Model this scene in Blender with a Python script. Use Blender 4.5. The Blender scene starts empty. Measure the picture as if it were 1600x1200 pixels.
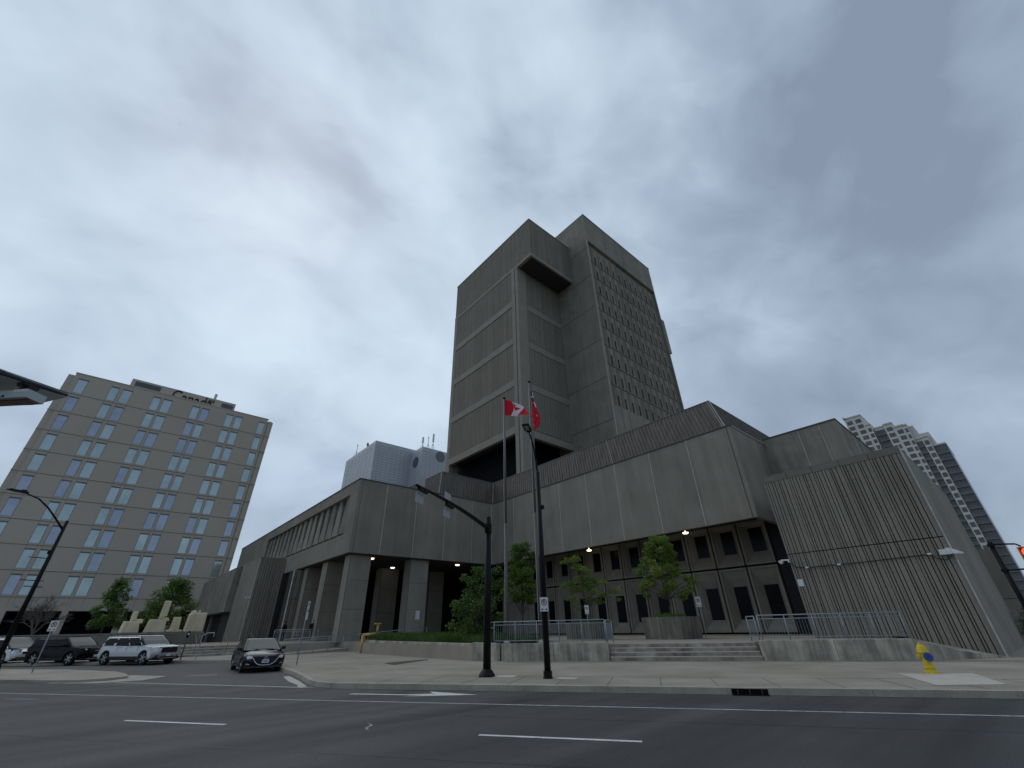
import bpy, bmesh, math, random
from mathutils import Vector, Matrix, noise
random.seed(7)
C = bpy.context.scene.collection
PI = math.pi
# world frame: +X and +Y run along the two directions of the courthouse walls, camera above the origin
# ---------------------------------------------------------------- helpers
def nodes(m):
    m.use_nodes = True
    return m.node_tree.nodes, m.node_tree.links
def mat(name, col, rough=.8, spec=.3, metal=0., var=0., vscale=1., streak=0., bump=0., bscale=30., col2=None, emit=None, coat=0., fine=0., ssc=None, panel=None, road=0.):
    m = bpy.data.materials.new(name); n, l = nodes(m)
    b = n['Principled BSDF']
    b.inputs['Base Color'].default_value = (*col, 1); b.inputs['Roughness'].default_value = rough
    b.inputs['Specular IOR Level'].default_value = spec; b.inputs['Metallic'].default_value = metal
    b.inputs['Coat Weight'].default_value = coat; b.inputs['Coat Roughness'].default_value = .05
    if emit:
        b.inputs['Emission Color'].default_value = (*emit[0], 1); b.inputs['Emission Strength'].default_value = emit[1]
    if var or streak or bump or fine or panel or road:
        g = n.new('ShaderNodeNewGeometry')
        cur = None
        def mul(fac_socket, lo, hi, a=.3, bb=.7):
            nonlocal cur
            r = n.new('ShaderNodeMapRange'); r.inputs['From Min'].default_value = a; r.inputs['From Max'].default_value = bb
            r.inputs['To Min'].default_value = lo; r.inputs['To Max'].default_value = hi
            l.new(fac_socket, r.inputs['Value'])
            if cur is None: cur = r.outputs[0]
            else:
                k = n.new('ShaderNodeMath'); k.operation = 'MULTIPLY'; l.new(cur, k.inputs[0]); l.new(r.outputs[0], k.inputs[1]); cur = k.outputs[0]
        if var:
            t = n.new('ShaderNodeTexNoise'); t.inputs['Scale'].default_value = vscale; t.inputs['Detail'].default_value = 7; t.inputs['Roughness'].default_value = .6
            l.new(g.outputs['Position'], t.inputs['Vector']); mul(t.outputs[0], 1-var, 1+var)
        if fine:
            t = n.new('ShaderNodeTexNoise'); t.inputs['Scale'].default_value = 22; t.inputs['Detail'].default_value = 3
            l.new(g.outputs['Position'], t.inputs['Vector']); mul(t.outputs[0], 1-fine, 1+fine)
        if streak:
            mp = n.new('ShaderNodeVectorMath'); mp.operation = 'MULTIPLY'; mp.inputs[1].default_value = ssc or (1.3, 1.3, .07)
            l.new(g.outputs['Position'], mp.inputs[0])
            t = n.new('ShaderNodeTexNoise'); t.inputs['Scale'].default_value = 1.; t.inputs['Detail'].default_value = 5; t.inputs['Roughness'].default_value = .65
            l.new(mp.outputs[0], t.inputs['Vector']); mul(t.outputs[0], 1-streak, 1+streak*.8, .35, .68)
        if panel:   # cast panels differ slightly in tone
            sn = n.new('ShaderNodeVectorMath'); sn.operation = 'SNAP'; sn.inputs[1].default_value = panel
            of = n.new('ShaderNodeVectorMath'); of.operation = 'ADD'; of.inputs[1].default_value = (.02, .05, 30); l.new(g.outputs['Position'], of.inputs[0]); l.new(of.outputs[0], sn.inputs[0])
            wn = n.new('ShaderNodeTexWhiteNoise'); l.new(sn.outputs[0], wn.inputs['Vector']); mul(wn.outputs['Value'], .91, 1.08, 0, 1)
        if road:    # wear runs along the lanes
            cv_ = n.new('ShaderNodeMapping'); cv_.inputs['Rotation'].default_value = (0, 0, math.radians(56.76)); cv_.inputs['Scale'].default_value = (.05, .9, 1)
            l.new(g.outputs['Position'], cv_.inputs[0]); t = n.new('ShaderNodeTexNoise'); t.inputs['Scale'].default_value = 1.; t.inputs['Detail'].default_value = 5
            l.new(cv_.outputs[0], t.inputs['Vector']); mul(t.outputs[0], 1-road, 1+road)
        if cur is not None:
            mx = n.new('ShaderNodeVectorMath'); mx.operation = 'SCALE'
            if col2:
                t = n.new('ShaderNodeTexNoise'); t.inputs['Scale'].default_value = vscale*.6; t.inputs['Detail'].default_value = 5
                l.new(g.outputs['Position'], t.inputs['Vector'])
                cr = n.new('ShaderNodeMapRange'); cr.inputs['From Min'].default_value = .42; cr.inputs['From Max'].default_value = .62; l.new(t.outputs[0], cr.inputs['Value'])
                mm = n.new('ShaderNodeMix'); mm.data_type = 'RGBA'; mm.inputs['A'].default_value = (*col, 1); mm.inputs['B'].default_value = (*col2, 1)
                l.new(cr.outputs[0], mm.inputs['Factor']); l.new(mm.outputs['Result'], mx.inputs[0])
            else: mx.inputs[0].default_value = col
            l.new(cur, mx.inputs['Scale']); l.new(mx.outputs[0], b.inputs['Base Color'])
        if bump:
            t = n.new('ShaderNodeTexNoise'); t.inputs['Scale'].default_value = bscale; t.inputs['Detail'].default_value = 4
            l.new(g.outputs['Position'], t.inputs['Vector'])
            bp = n.new('ShaderNodeBump'); bp.inputs['Strength'].default_value = bump; bp.inputs['Distance'].default_value = .02
            l.new(t.outputs[0], bp.inputs['Height']); l.new(bp.outputs[0], b.inputs['Normal'])
    return m
M = {}
def mk(k, *a, **kw): M[k] = mat(k, *a, **kw)
mk('concrete', (.262, .241, .20), .9, .2, var=.15, vscale=.35, streak=.10, fine=.08, bump=.25, bscale=45, panel=(3.88, 3.88, 60))
mk('concrete_stained', (.26, .24, .20), .9, .2, var=.2, vscale=.6, streak=.3, fine=.08, bump=.25, bscale=45, ssc=(.9, .9, .12))
mk('concrete_ribbed', (.245, .226, .188), .92, .15, var=.12, vscale=.5, streak=.2, fine=.1, ssc=(2.2, 2.2, .06))
mk('cap', (.175, .163, .136), .9, .15, var=.15, vscale=.8, fine=.1)
mk('groove', (.06, .058, .052), .95, .1)
mk('tower_clad', (.243, .222, .182), .9, .2, var=.08, vscale=.3, streak=.22, fine=.05, ssc=(2.6, 2.6, .03))
mk('tower_band', (.295, .27, .226), .9, .2, var=.1, vscale=.6, fine=.05)
mk('caulk', (.44, .43, .40), .8, .2, var=.2, vscale=1.5)
mk('joint_dark', (.11, .108, .1), .9, .1)
mk('parapet_metal', (.125, .108, .088), .55, .4, var=.15, vscale=1.2, streak=.3, ssc=(3, 3, .1))
mk('soffit', (.055, .053, .05), .95, .1, var=.1)  # near-black, so the deep shade under the overhangs is in the colour
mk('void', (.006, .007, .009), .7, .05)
mk('dark_glass', (.006, .007, .009), .25, .10)
mk('slit_glass', (.005, .005, .006), .6, .04)
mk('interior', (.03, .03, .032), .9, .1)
mk('planter', (.20, .187, .155), .92, .15, var=.2, vscale=1.5, streak=.3, bump=.3, ssc=(2.5, 2.5, .3))
mk('wall_weathered', (.39, .36, .295), .92, .15, var=.3, vscale=1.4, streak=.42, bump=.35, ssc=(2.4, 2.4, .25), fine=.1, bscale=25)
mk('steps', (.38, .35, .30), .92, .15, var=.3, vscale=2.2, streak=.2, bump=.35, col2=(.24, .20, .17), fine=.1, ssc=(.8, .8, 1.5))
mk('asphalt', (.058, .057, .055), .7, .3, var=.2, vscale=.22, fine=.2, bump=.3, bscale=90, road=.42)
mk('asphalt_old', (.08, .077, .072), .75, .4, var=.16, vscale=.6, fine=.14, bump=.3, bscale=90)
mk('pavement', (.345, .310, .255), .85, .3, var=.14, vscale=.5, fine=.1, bump=.25, bscale=60, col2=(.29, .258, .205))
mk('pavement_light', (.50, .46, .39), .85, .3, var=.1, vscale=1.2, fine=.08)
mk('damp', (.235, .205, .15), .85, .3, var=.15, vscale=1., fine=.1)
mk('kerb', (.37, .34, .275), .85, .3, var=.2, vscale=1.5, fine=.12, bump=.3, bscale=40)
mk('plaza', (.33, .29, .23), .88, .25, var=.14, vscale=.6, fine=.08)
mk('paint', (.60, .60, .57), .7, .3, var=.22, vscale=4, fine=.2)
mk('paint_worn', (.34, .34, .33), .75, .3, var=.35, vscale=5, fine=.25)
mk('tar', (.05, .05, .055), .5, .5, var=.1)
mk('ground', (.09, .10, .07), .95, .1, var=.3, vscale=.05)
mk('black_paint', (.005, .005, .006), .45, .18)
mk('galv', (.30, .34, .37), .5, .5, metal=.35, var=.15, vscale=5)
mk('alu', (.42, .44, .45), .45, .5, metal=.6, var=.08, vscale=3)
mk('pole_grey', (.115, .108, .10), .5, .5, metal=.2, var=.1, vscale=1)
mk('office_wall', (.50, .445, .375), .9, .2, var=.05, vscale=.08, fine=.06)
mk('office_groove', (.24, .21, .18), .9, .2)
mk('office_pane', (.44, .55, .555), .13, .5, metal=.7, var=.16, vscale=.3)
mk('office_pane_blue', (.37, .435, .52), .13, .5, metal=.7, var=.16, vscale=.3)
mk('office_frame', (.14, .15, .15), .7, .3)
mk('louver', (.12, .12, .13), .8, .3)
mk('apt_wall', (.62, .60, .56), .85, .3, var=.06, vscale=.1)
mk('apt_dark', (.10, .105, .11), .25, .5, var=.3, vscale=.25)
mk('apt_slab', (.30, .31, .31), .8, .3)
mk('panel_white', (.47, .50, .54), .5, .4, var=.07, vscale=.2)
mk('panel_joint', (.20, .24, .29), .8, .2)
mk('round_glass', (.08, .10, .11), .15, .6)
mk('leaf', (.15, .24, .048), .6, .3, var=.35, vscale=1.2)
mk('leaf_yellow', (.23, .28, .055), .6, .3, var=.3, vscale=1.5)
mk('leaf_dark', (.085, .15, .042), .6, .3, var=.4, vscale=1.)
mk('leaf_pale', (.20, .23, .15), .6, .3, var=.4, vscale=4.)
mk('grass', (.085, .15, .038), .8, .2, var=.6, vscale=1.3)
mk('soil', (.05, .045, .035), .95, .1)
mk('bark', (.10, .085, .07), .9, .1, var=.25, vscale=6, bump=.5)
mk('twig', (.14, .125, .115), .9, .1)
mk('lamp_on', (.9, .85, .7), .5, .3, emit=((1, .80, .52), 3.2))
mk('lamp_white', (.9, .9, .9), .5, .3, emit=((.95, .97, 1), 2.2))
mk('signal_red', (.8, .03, .02), .4, .3, emit=((1, .06, .03), 2.6))
mk('signal_box', (.55, .30, .05), .5, .4)
mk('yellow', (.62, .46, .02), .45, .5, var=.14, vscale=7)
mk('yellow_pipe', (.56, .36, .10), .5, .4, var=.2, vscale=5)
mk('hyd_blue', (.02, .07, .28), .4, .5)
mk('white_plastic', (.66, .68, .68), .4, .4, var=.06, vscale=5)
mk('plate_grey', (.40, .41, .42), .5, .3)
mk('white_sign', (.68, .69, .68), .5, .4, var=.05, vscale=6)
mk('sign_black', (.015, .015, .018), .5, .3)
mk('sign_red', (.13, .010, .015), .5, .3)
mk('flag_red', (.60, .014, .03), .75, .2, var=.12, vscale=3)
mk('flag_white', (.66, .66, .68), .75, .2)
mk('flag_blue', (.02, .03, .20), .75, .2)
mk('cream', (.70, .61, .43), .85, .2, var=.1, vscale=1.5, streak=.15)
mk('paint_white_car', (.70, .71, .72), .3, .5, coat=.8)
mk('paint_silver', (.52, .53, .545), .33, .5, metal=.5, coat=.4)
mk('paint_black', (.004, .004, .005), .3, .08, coat=.12)
mk('paint_navy', (.006, .007, .014), .22, .2, coat=.35)
mk('car_glass', (.010, .024, .027), .03, .3)
mk('car_glass_dark', (.004, .0045, .005), .15, .15)  # side-pane privacy tint; also paints in dark reflections of buildings opposite
mk('tyre', (.012, .012, .012), .8, .2)
mk('rim', (.42, .43, .44), .3, .5, metal=.8)
mk('chrome', (.62, .63, .64), .18, .5, metal=.95)
mk('black_plastic', (.014, .014, .015), .5, .3)
mk('headlamp', (.62, .65, .67), .15, .8)
mk('drl', (.9, .9, .92), .3, .5)
mk('plate', (.62, .66, .72), .5, .3)
mk('plate_blue', (.04, .08, .32), .5, .3)
mk('tail', (.30, .01, .01), .25, .6)
mk('skin', (.36, .22, .16), .6, .3)
mk('cloth_dark', (.012, .012, .015), .9, .1)
mk('cloth_grey', (.035, .04, .055), .9, .1)
mk('hair', (.015, .011, .009), .7, .2)
mk('brick', (.13, .055, .045), .9, .2, var=.3, vscale=4)
mk('canopy_under', (.42, .48, .48), .5, .4, var=.06, vscale=1)
mk('canopy_edge', (.035, .04, .06), .5, .4)
mk('rust', (.11, .04, .03), .6, .4)

for k in ('leaf', 'leaf_yellow', 'leaf_dark', 'leaf_pale', 'grass'):   # light shines through leaves
    nn_, ll_ = M[k].node_tree.nodes, M[k].node_tree.links
    bs = nn_['Principled BSDF']; tr = nn_.new('ShaderNodeBsdfTranslucent'); mxx = nn_.new('ShaderNodeMixShader'); mxx.inputs[0].default_value = .38
    src = bs.inputs['Base Color'].links[0].from_socket; ll_.new(src, tr.inputs[0]); ll_.new(bs.outputs[0], mxx.inputs[1]); ll_.new(tr.outputs[0], mxx.inputs[2]); ll_.new(mxx.outputs[0], nn_['Material Output'].inputs[0])

class MB:
    def __init__(s): s.v = []; s.f = []; s.m = []
    def add(s, vs, fs, m=0):
        o = len(s.v); s.v += [tuple(x) for x in vs]
        for f in fs: s.f.append(tuple(i+o for i in f)); s.m.append(m)
        return s
    def box(s, x0, x1, y0, y1, z0, z1, m=0):
        v = [(x0,y0,z0),(x1,y0,z0),(x1,y1,z0),(x0,y1,z0),(x0,y0,z1),(x1,y0,z1),(x1,y1,z1),(x0,y1,z1)]
        return s.add(v, [(0,3,2,1),(4,5,6,7),(0,1,5,4),(1,2,6,5),(2,3,7,6),(3,0,4,7)], m)
    def obox(s, c, ux, uy, uz, m=0):   # oriented box: centre and three half-axis vectors
        c = Vector(c); ux = Vector(ux); uy = Vector(uy); uz = Vector(uz)
        v = [c+a*ux+b*uy+d*uz for d in (-1,1) for a,b in ((-1,-1),(1,-1),(1,1),(-1,1))]
        return s.add(v, [(0,3,2,1),(4,5,6,7),(0,1,5,4),(1,2,6,5),(2,3,7,6),(3,0,4,7)], m)
    def quad(s, a, b, c, d, m=0): return s.add([a,b,c,d], [(0,1,2,3)], m)
    def prism(s, poly, z0, z1, m=0):
        n = len(poly); v = [(x,y,z0) for x,y in poly]+[(x,y,z1) for x,y in poly]
        return s.add(v, [tuple(range(n-1,-1,-1)), tuple(range(n,2*n))]+[(i,(i+1)%n,n+(i+1)%n,n+i) for i in range(n)], m)
    def tube(s, p0, p1, r0, r1=None, n=10, m=0, cap=True):
        r1 = r0 if r1 is None else r1; p0 = Vector(p0); p1 = Vector(p1); d = (p1-p0)
        if d.length < 1e-6: return s
        d.normalize(); a = d.orthogonal().normalized(); b = d.cross(a)
        v = []
        for p, r in ((p0,r0),(p1,r1)):
            for i in range(n):
                t = 2*PI*i/n; v.append(p+(a*math.cos(t)+b*math.sin(t))*r)
        f = [(i,(i+1)%n,n+(i+1)%n,n+i) for i in range(n)]
        if cap: f += [tuple(range(n-1,-1,-1)), tuple(range(n,2*n))]
        return s.add(v, f, m)
    def path(s, pts, r, n=8, m=0):
        for i in range(len(pts)-1):
            rr = r if not isinstance(r, (list,tuple)) else r[i]; r2 = r if not isinstance(r, (list,tuple)) else r[i+1]
            s.tube(pts[i], pts[i+1], rr, r2, n, m)
        return s
    def lathe(s, prof, c=(0,0,0), n=20, m=0, axis=None):
        v = []; k = len(prof); c = Vector(c)
        for r, z in prof:
            for i in range(n):
                t = 2*PI*i/n; p = Vector((r*math.cos(t), r*math.sin(t), z))
                v.append(c+(axis @ p if axis else p))
        f = [(j*n+i, j*n+(i+1)%n, (j+1)*n+(i+1)%n, (j+1)*n+i) for j in range(k-1) for i in range(n)]
        f += [tuple(range(n-1,-1,-1)), tuple(range((k-1)*n, k*n))]
        return s.add(v, f, m)
    def build(s, name, mats, parent=None, smooth=False, bevel=0, world=True):
        me = bpy.data.meshes.new(name)
        off = Vector((0,0,0))
        if parent is not None and world: off = ORG.get(parent.name, Vector((0,0,0)))
        me.from_pydata([tuple(Vector(p)-off) for p in s.v], [], s.f)
        mats = mats if isinstance(mats, (list,tuple)) else [mats]
        for k in mats: me.materials.append(M[k])
        if len(mats) > 1:
            for p, mi in zip(me.polygons, s.m): p.material_index = min(mi, len(mats)-1)
        if smooth:
            for p in me.polygons: p.use_smooth = True
        o = bpy.data.objects.new(name, me); C.objects.link(o)
        if parent is not None:
            o.parent = parent; ORG[o.name] = off
        if bevel:
            b = o.modifiers.new('bevel', 'BEVEL'); b.width = bevel; b.segments = 2; b.limit_method = 'ANGLE'; b.angle_limit = .6
        return o
ORG = {}
def tag(o, label=None, cat=None, group=None, kind=None):
    if label: o['label'] = label
    if cat: o['category'] = cat
    if group: o['group'] = group
    if kind: o['kind'] = kind
    return o
def thing(name, label, cat, loc=(0,0,0), rz=0, group=None):
    o = bpy.data.objects.new(name, None); C.objects.link(o); o.location = loc; o.rotation_euler = (0,0,rz); o.empty_display_size = .3
    ORG[o.name] = Vector(loc)
    return tag(o, label, cat, group)
def struct(name, mb, mats, label=None):
    o = mb.build(name, mats); o['kind'] = 'structure'
    if label: o['label'] = label
    return o
def dup(root, loc, rz, label, group=None):
    r = root.copy(); C.objects.link(r); r.location = loc; r.rotation_euler = (0,0,rz); r['label'] = label
    if group: r['group'] = group
    for ch in list(root.children):
        c = ch.copy(); C.objects.link(c); c.parent = r
        for g in ch.children:
            d = g.copy(); C.objects.link(d); d.parent = c
    return r
# street frame: s runs right along the main road, n runs away from the camera
RS = Vector((.5481, -.8364)); RN = Vector((.8364, .5481))
def SN(s, n, z=None):
    p = RS*s+RN*n
    return (p.x, p.y) if z is None else (p.x, p.y, z)
ROADA = math.atan2(RS.y, RS.x)

# ---------------------------------------------------------------- camera
f_px = 650.; pi_ = math.radians(30.28); ro = math.radians(1.28); az = math.radians(41.26)
right0 = Vector((1,0,0)); fwd0 = Vector((0, math.cos(pi_), math.sin(pi_))); down0 = fwd0.cross(right0)
r0 = right0*math.cos(ro)+down0*math.sin(ro); d0 = down0*math.cos(ro)-right0*math.sin(ro)
rotz = Matrix.Rotation(-az, 3, 'Z')
rx, up, fw = rotz@r0, -(rotz@d0), rotz@fwd0
cam = bpy.data.cameras.new('camera'); co = bpy.data.objects.new('camera', cam); C.objects.link(co)
mw = Matrix((rx, up, -fw)).transposed().to_4x4(); mw.translation = Vector((0,0,1.7)); co.matrix_world = mw
cam.sensor_width = 36; cam.lens = f_px/1600*36; cam.clip_end = 3000; cam.clip_start = .1
bpy.context.scene.camera = co

# ---------------------------------------------------------------- sky and sun
sc = bpy.context.scene
w = bpy.data.worlds.new('World'); sc.world = w; w.use_nodes = True
n, l = w.node_tree.nodes, w.node_tree.links
bg = n['Background']; out = n['World Output']
SUN_EL = math.radians(50); SUN_AZ_DIR = Vector((-.01, 1.))   # soft sun behind the clouds, ahead and left
tc = n.new('ShaderNodeTexCoord')
sky = n.new('ShaderNodeTexSky'); sky.sky_type = 'NISHITA'; sky.sun_disc = False; sky.sun_elevation = SUN_EL
sky.sun_rotation = math.atan2(SUN_AZ_DIR.x, SUN_AZ_DIR.y)
# cloud layer: directions flattened onto a high plane
sep = n.new('ShaderNodeSeparateXYZ'); l.new(tc.outputs['Generated'], sep.inputs[0])
za = n.new('ShaderNodeMath'); za.operation = 'MAXIMUM'; l.new(sep.outputs[2], za.inputs[0]); za.inputs[1].default_value = 0
zb = n.new('ShaderNodeMath'); zb.operation = 'ADD'; l.new(za.outputs[0], zb.inputs[0]); zb.inputs[1].default_value = .22
cx = n.new('ShaderNodeMath'); cx.operation = 'DIVIDE'; l.new(sep.outputs[0], cx.inputs[0]); l.new(zb.outputs[0], cx.inputs[1])
cy = n.new('ShaderNodeMath'); cy.operation = 'DIVIDE'; l.new(sep.outputs[1], cy.inputs[0]); l.new(zb.outputs[0], cy.inputs[1])
cv = n.new('ShaderNodeCombineXYZ'); l.new(cx.outputs[0], cv.inputs[0]); l.new(cy.outputs[0], cv.inputs[1])
mp = n.new('ShaderNodeMapping'); mp.inputs['Location'].default_value = (2.3, 5.1, .7); mp.inputs['Rotation'].default_value = (.5,.3,.5); mp.inputs['Scale'].default_value = (1.0, 1.25, 1.5)
l.new(tc.outputs['Generated'], mp.inputs[0])
n1 = n.new('ShaderNodeTexNoise'); n1.inputs['Scale'].default_value = 1.7; n1.inputs['Detail'].default_value = 5; n1.inputs['Roughness'].default_value = .48; n1.inputs['Distortion'].default_value = .35
n2 = n.new('ShaderNodeTexNoise'); n2.inputs['Scale'].default_value = 4.6; n2.inputs['Detail'].default_value = 5; n2.inputs['Roughness'].default_value = .5; n2.inputs['Distortion'].default_value = .4
l.new(mp.outputs[0], n1.inputs['Vector']); l.new(mp.outputs[0], n2.inputs['Vector'])
m1 = n.new('ShaderNodeMath'); m1.operation = 'MULTIPLY_ADD'; l.new(n2.outputs[0], m1.inputs[0]); m1.inputs[1].default_value = .32
k1 = n.new('ShaderNodeMath'); k1.operation = 'MULTIPLY'; l.new(n1.outputs[0], k1.inputs[0]); k1.inputs[1].default_value = .68
l.new(k1.outputs[0], m1.inputs[2])
# thinner cloud round the hidden sun: add brightness by angle to the sun
sd = Vector((SUN_AZ_DIR.x, SUN_AZ_DIR.y, 0)).normalized()*math.cos(SUN_EL)+Vector((0,0,math.sin(SUN_EL)))
dp = n.new('ShaderNodeVectorMath'); dp.operation = 'DOT_PRODUCT'; l.new(tc.outputs['Generated'], dp.inputs[0]); dp.inputs[1].default_value = sd
gr = n.new('ShaderNodeMapRange'); gr.interpolation_type = 'SMOOTHSTEP'; gr.inputs['From Min'].default_value = .25; gr.inputs['From Max'].default_value = 1; gr.inputs['To Min'].default_value = -.075; gr.inputs['To Max'].default_value = .085
l.new(dp.outputs['Value'], gr.inputs['Value'])
ad = n.new('ShaderNodeMath'); ad.operation = 'ADD'; l.new(m1.outputs[0], ad.inputs[0]); l.new(gr.outputs[0], ad.inputs[1])
cr = n.new('ShaderNodeValToRGB'); e = cr.color_ramp.elements
e[0].position = .34; e[0].color = (.265, .325, .43, 1); e[1].position = .70; e[1].color = (.68, .81, .93, 1)
for p, c in ((.43, (.345, .425, .54, 1)), (.50, (.42, .515, .64, 1)), (.57, (.525, .64, .77, 1))):
    q = e.new(p); q.color = c
l.new(ad.outputs[0], cr.inputs[0])
mxs = n.new('ShaderNodeMix'); mxs.data_type = 'RGBA'; mxs.inputs['Factor'].default_value = .88
ks = n.new('ShaderNodeVectorMath'); ks.operation = 'SCALE'; l.new(sky.outputs[0], ks.inputs[0]); ks.inputs['Scale'].default_value = .09
l.new(ks.outputs[0], mxs.inputs['A']); l.new(cr.outputs[0], mxs.inputs['B'])
l.new(mxs.outputs['Result'], bg.inputs[0]); bg.inputs[1].default_value = 1.0
sun = bpy.data.lights.new('sun', 'SUN'); sun.energy = .6; sun.angle = math.radians(75); sun.color = (1, .94, .85)
so = bpy.data.objects.new('sun', sun); C.objects.link(so); so.rotation_euler = (-sd).to_track_quat('-Z', 'Y').to_euler()
sc.view_settings.view_transform = 'Standard'; sc.view_settings.look = 'None'; sc.view_settings.gamma = 1; sc.view_settings.exposure = 0

# ---------------------------------------------------------------- ground, road, pavements
struct('ground', MB().box(-1500, 1500, -1500, 1500, -1, -.03), 'ground')
b = MB(); b.quad(SN(-400, -14, 0), SN(400, -14, 0), SN(400, 15.12, 0), SN(-400, 15.12, 0)); struct('road', b, 'asphalt')
b = MB(); b.add([SN(-90,15.1,.004), SN(-10.9,15.1,.004), (7.2,20,.004), (8.3,30,.004), (8.3,36.8,.004), (5.1,41.1,.004), (-60,101.2,.004), (-110,90,.004)], [tuple(range(8))])
struct('side_street', b, 'asphalt_old')
# far pavement: kerb outline from the main road round the corner into the side street
ker = [SN(120,15.12), SN(8.2,15.12), SN(-4,15.12), SN(-10.9,15.15), (6.52,18.7), (6.62,19.6), (6.9,21), (7.36,23.8), (7.75,27.5), (8.0,31), (8.1,34.5), (7.75,36.6), (6.6,38.6), (4.98,41.0), (-60,101)]
back = [(-40, 140), (90, 140), (120, -60)]
b = MB(); b.prism([*ker][::1]+back, -.02, .146); pv = struct('sidewalk', b, 'pavement')
# kerb stones set just proud of the pavement edge
b = MB()
def kseg(p, q, wd=.17, z1=.152):
    p = Vector(p); q = Vector(q); d = (q-p); L_ = d.length; d.normalize(); nn = Vector((-d.y, d.x))
    k = max(1, int(L_/3.0))
    for i in range(k):
        a = p+d*(L_*i/k+.006); c = p+d*(L_*(i+1)/k-.006)
        o1 = -nn*.02; o2 = nn*wd
        # outline runs with the pavement on the right hand side
        b.prism([tuple(a-nn*wd), tuple(c-nn*wd), tuple(c+nn*.02), tuple(a+nn*.02)], -.03, z1)
for i in range(0, len(ker)-1):
    kseg(ker[i] if i else SN(60,15.12), ker[i+1])
struct('kerb', b, 'kerb')
# paving joints across the main pavement, light strip by the kerb
b = MB()
for s in range(-9, 40, 1):
    ss = s*1.55
    if ss > -10: b.quad(SN(ss, 15.35, .1505), SN(ss+.02, 15.35, .1505), SN(ss+.02, 17.7, .1505), SN(ss, 17.7, .1505))
b.quad(SN(-11, 17.7, .1505), SN(60, 17.7, .1505), SN(60, 17.73, .1505), SN(-11, 17.73, .1505))
b.quad(SN(-10.5, 15.95, .1505), SN(60, 15.95, .1505), SN(60, 15.97, .1505), SN(-10.5, 15.97, .1505))
b.quad(SN(-11, 20.9, .1505), SN(60, 20.9, .1505), SN(60, 20.925, .1505), SN(-11, 20.925, .1505))
struct('paving_joints', b, 'joint_dark')
b = MB(); b.quad((20.07,4.3,.154), (21.5,2.66,.154), (18.5,1.73,.154), (17.3,2.98,.154)); struct('hydrant_pad', b, 'pavement_light')
b = MB(); b.quad((12.31,25.03,.154), (11.97,23.24,.154), (14.99,25.0,.154), (15.4,25.6,.154)); struct('asphalt_patch', b, 'tar')
b = MB(); b.quad(SN(-7.6,24.35,.1508), SN(14,24.35,.1508), SN(14,25.14,.1508), SN(-7.6,25.14,.1508)); struct('damp_strip', b, 'damp')
b = MB(); b.quad(SN(-5.75,17.2,.154), SN(-5.0,17.2,.154), SN(-5.0,18,.154), SN(-5.75,18,.154)); b.quad(SN(-3.4,16.8,.154), SN(-2.7,16.8,.154), SN(-2.7,17.5,.154), SN(-3.4,17.5,.154)); struct('pole_patch', b, 'pavement_light')
# near-left island pavement beyond the side street mouth
b = MB(); isl = [SN(-120,15.3), SN(-25,15.3), SN(-23.6,15.5), SN(-23.0,16.2), SN(-23.1,17.2), SN(-24.8,18.3), SN(-27,19.3), SN(-32,20.2), SN(-120,21)]
b.prism(isl, -.02, .12); struct('island_sidewalk', b, 'pavement')
b = MB(); pi2 = [SN(-24.9,15.2), SN(-22.4,15.4), SN(-21.4,16.6), SN(-22.0,18.2), SN(-24.6,18.5)]
b.prism(pi2, -.02, .03); struct('island_apron', b, 'kerb')
# our own side of the street
b = MB(); b.prism([SN(-8.2,-14), SN(-8.2,3), SN(-9.6,5.6), SN(-11.2,6.15), SN(-120,6.15), SN(-120,-14)], -.02, .14); struct('near_sidewalk', b, 'pavement_light')
# markings
def strip(b, s0, s1, n0, n1, z=.004): b.quad(SN(s0,n0,z), SN(s1,n0,z), SN(s1,n1,z), SN(s0,n1,z))
b = MB(); strip(b, -200, 200, 12.59, 12.70); struct('lane_line', b, 'paint_worn')
for i, s in enumerate([-29.6, -20.9, -12.05, -3.35, 5.35, 14.05, 22.75]):
    b = MB(); strip(b, s, s+2.9, 9.21, 9.32); struct('lane_dash', b, 'paint')
b = MB(); b.add([SN(-24.4,16.15,.009), SN(-24.4,16.0,.009), SN(-12,15.12,.009), SN(-11.6,15.3,.009)], [(0,1,2,3)]); struct('crossing_line', b, 'paint_worn')
b = MB(); strip(b, -12.0, -11.95, 15.2, 15.3)
b = MB(); b.add([(6.2,19.3,.009),(6.0,18.75,.009),(6.3,18.6,.009),(6.75,21,.009),(7.1,23.5,.009),(6.85,23.5,.009),(6.4,21.2,.009)], [(0,1,2,3,4,5,6)]); struct('gutter', b, 'pavement_light')
# left turn / straight arrow, pointing right along the road
b = MB()
def A_(s, n_): return SN(s, n_, .004)
b.add([A_(-9.3,13.9), A_(-7.2,13.9), A_(-6.6,14.15), A_(-6.6,14.35), A_(-7.4,14.05), A_(-9.3,14.05)], [(0,1,2,3,4,5)])
b.add([A_(-7.3,13.65), A_(-5.2,14.25), A_(-7.0,14.75), A_(-6.55,14.2)], [(0,1,2,3)])
struct('turn_arrow', b, 'paint')
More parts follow.
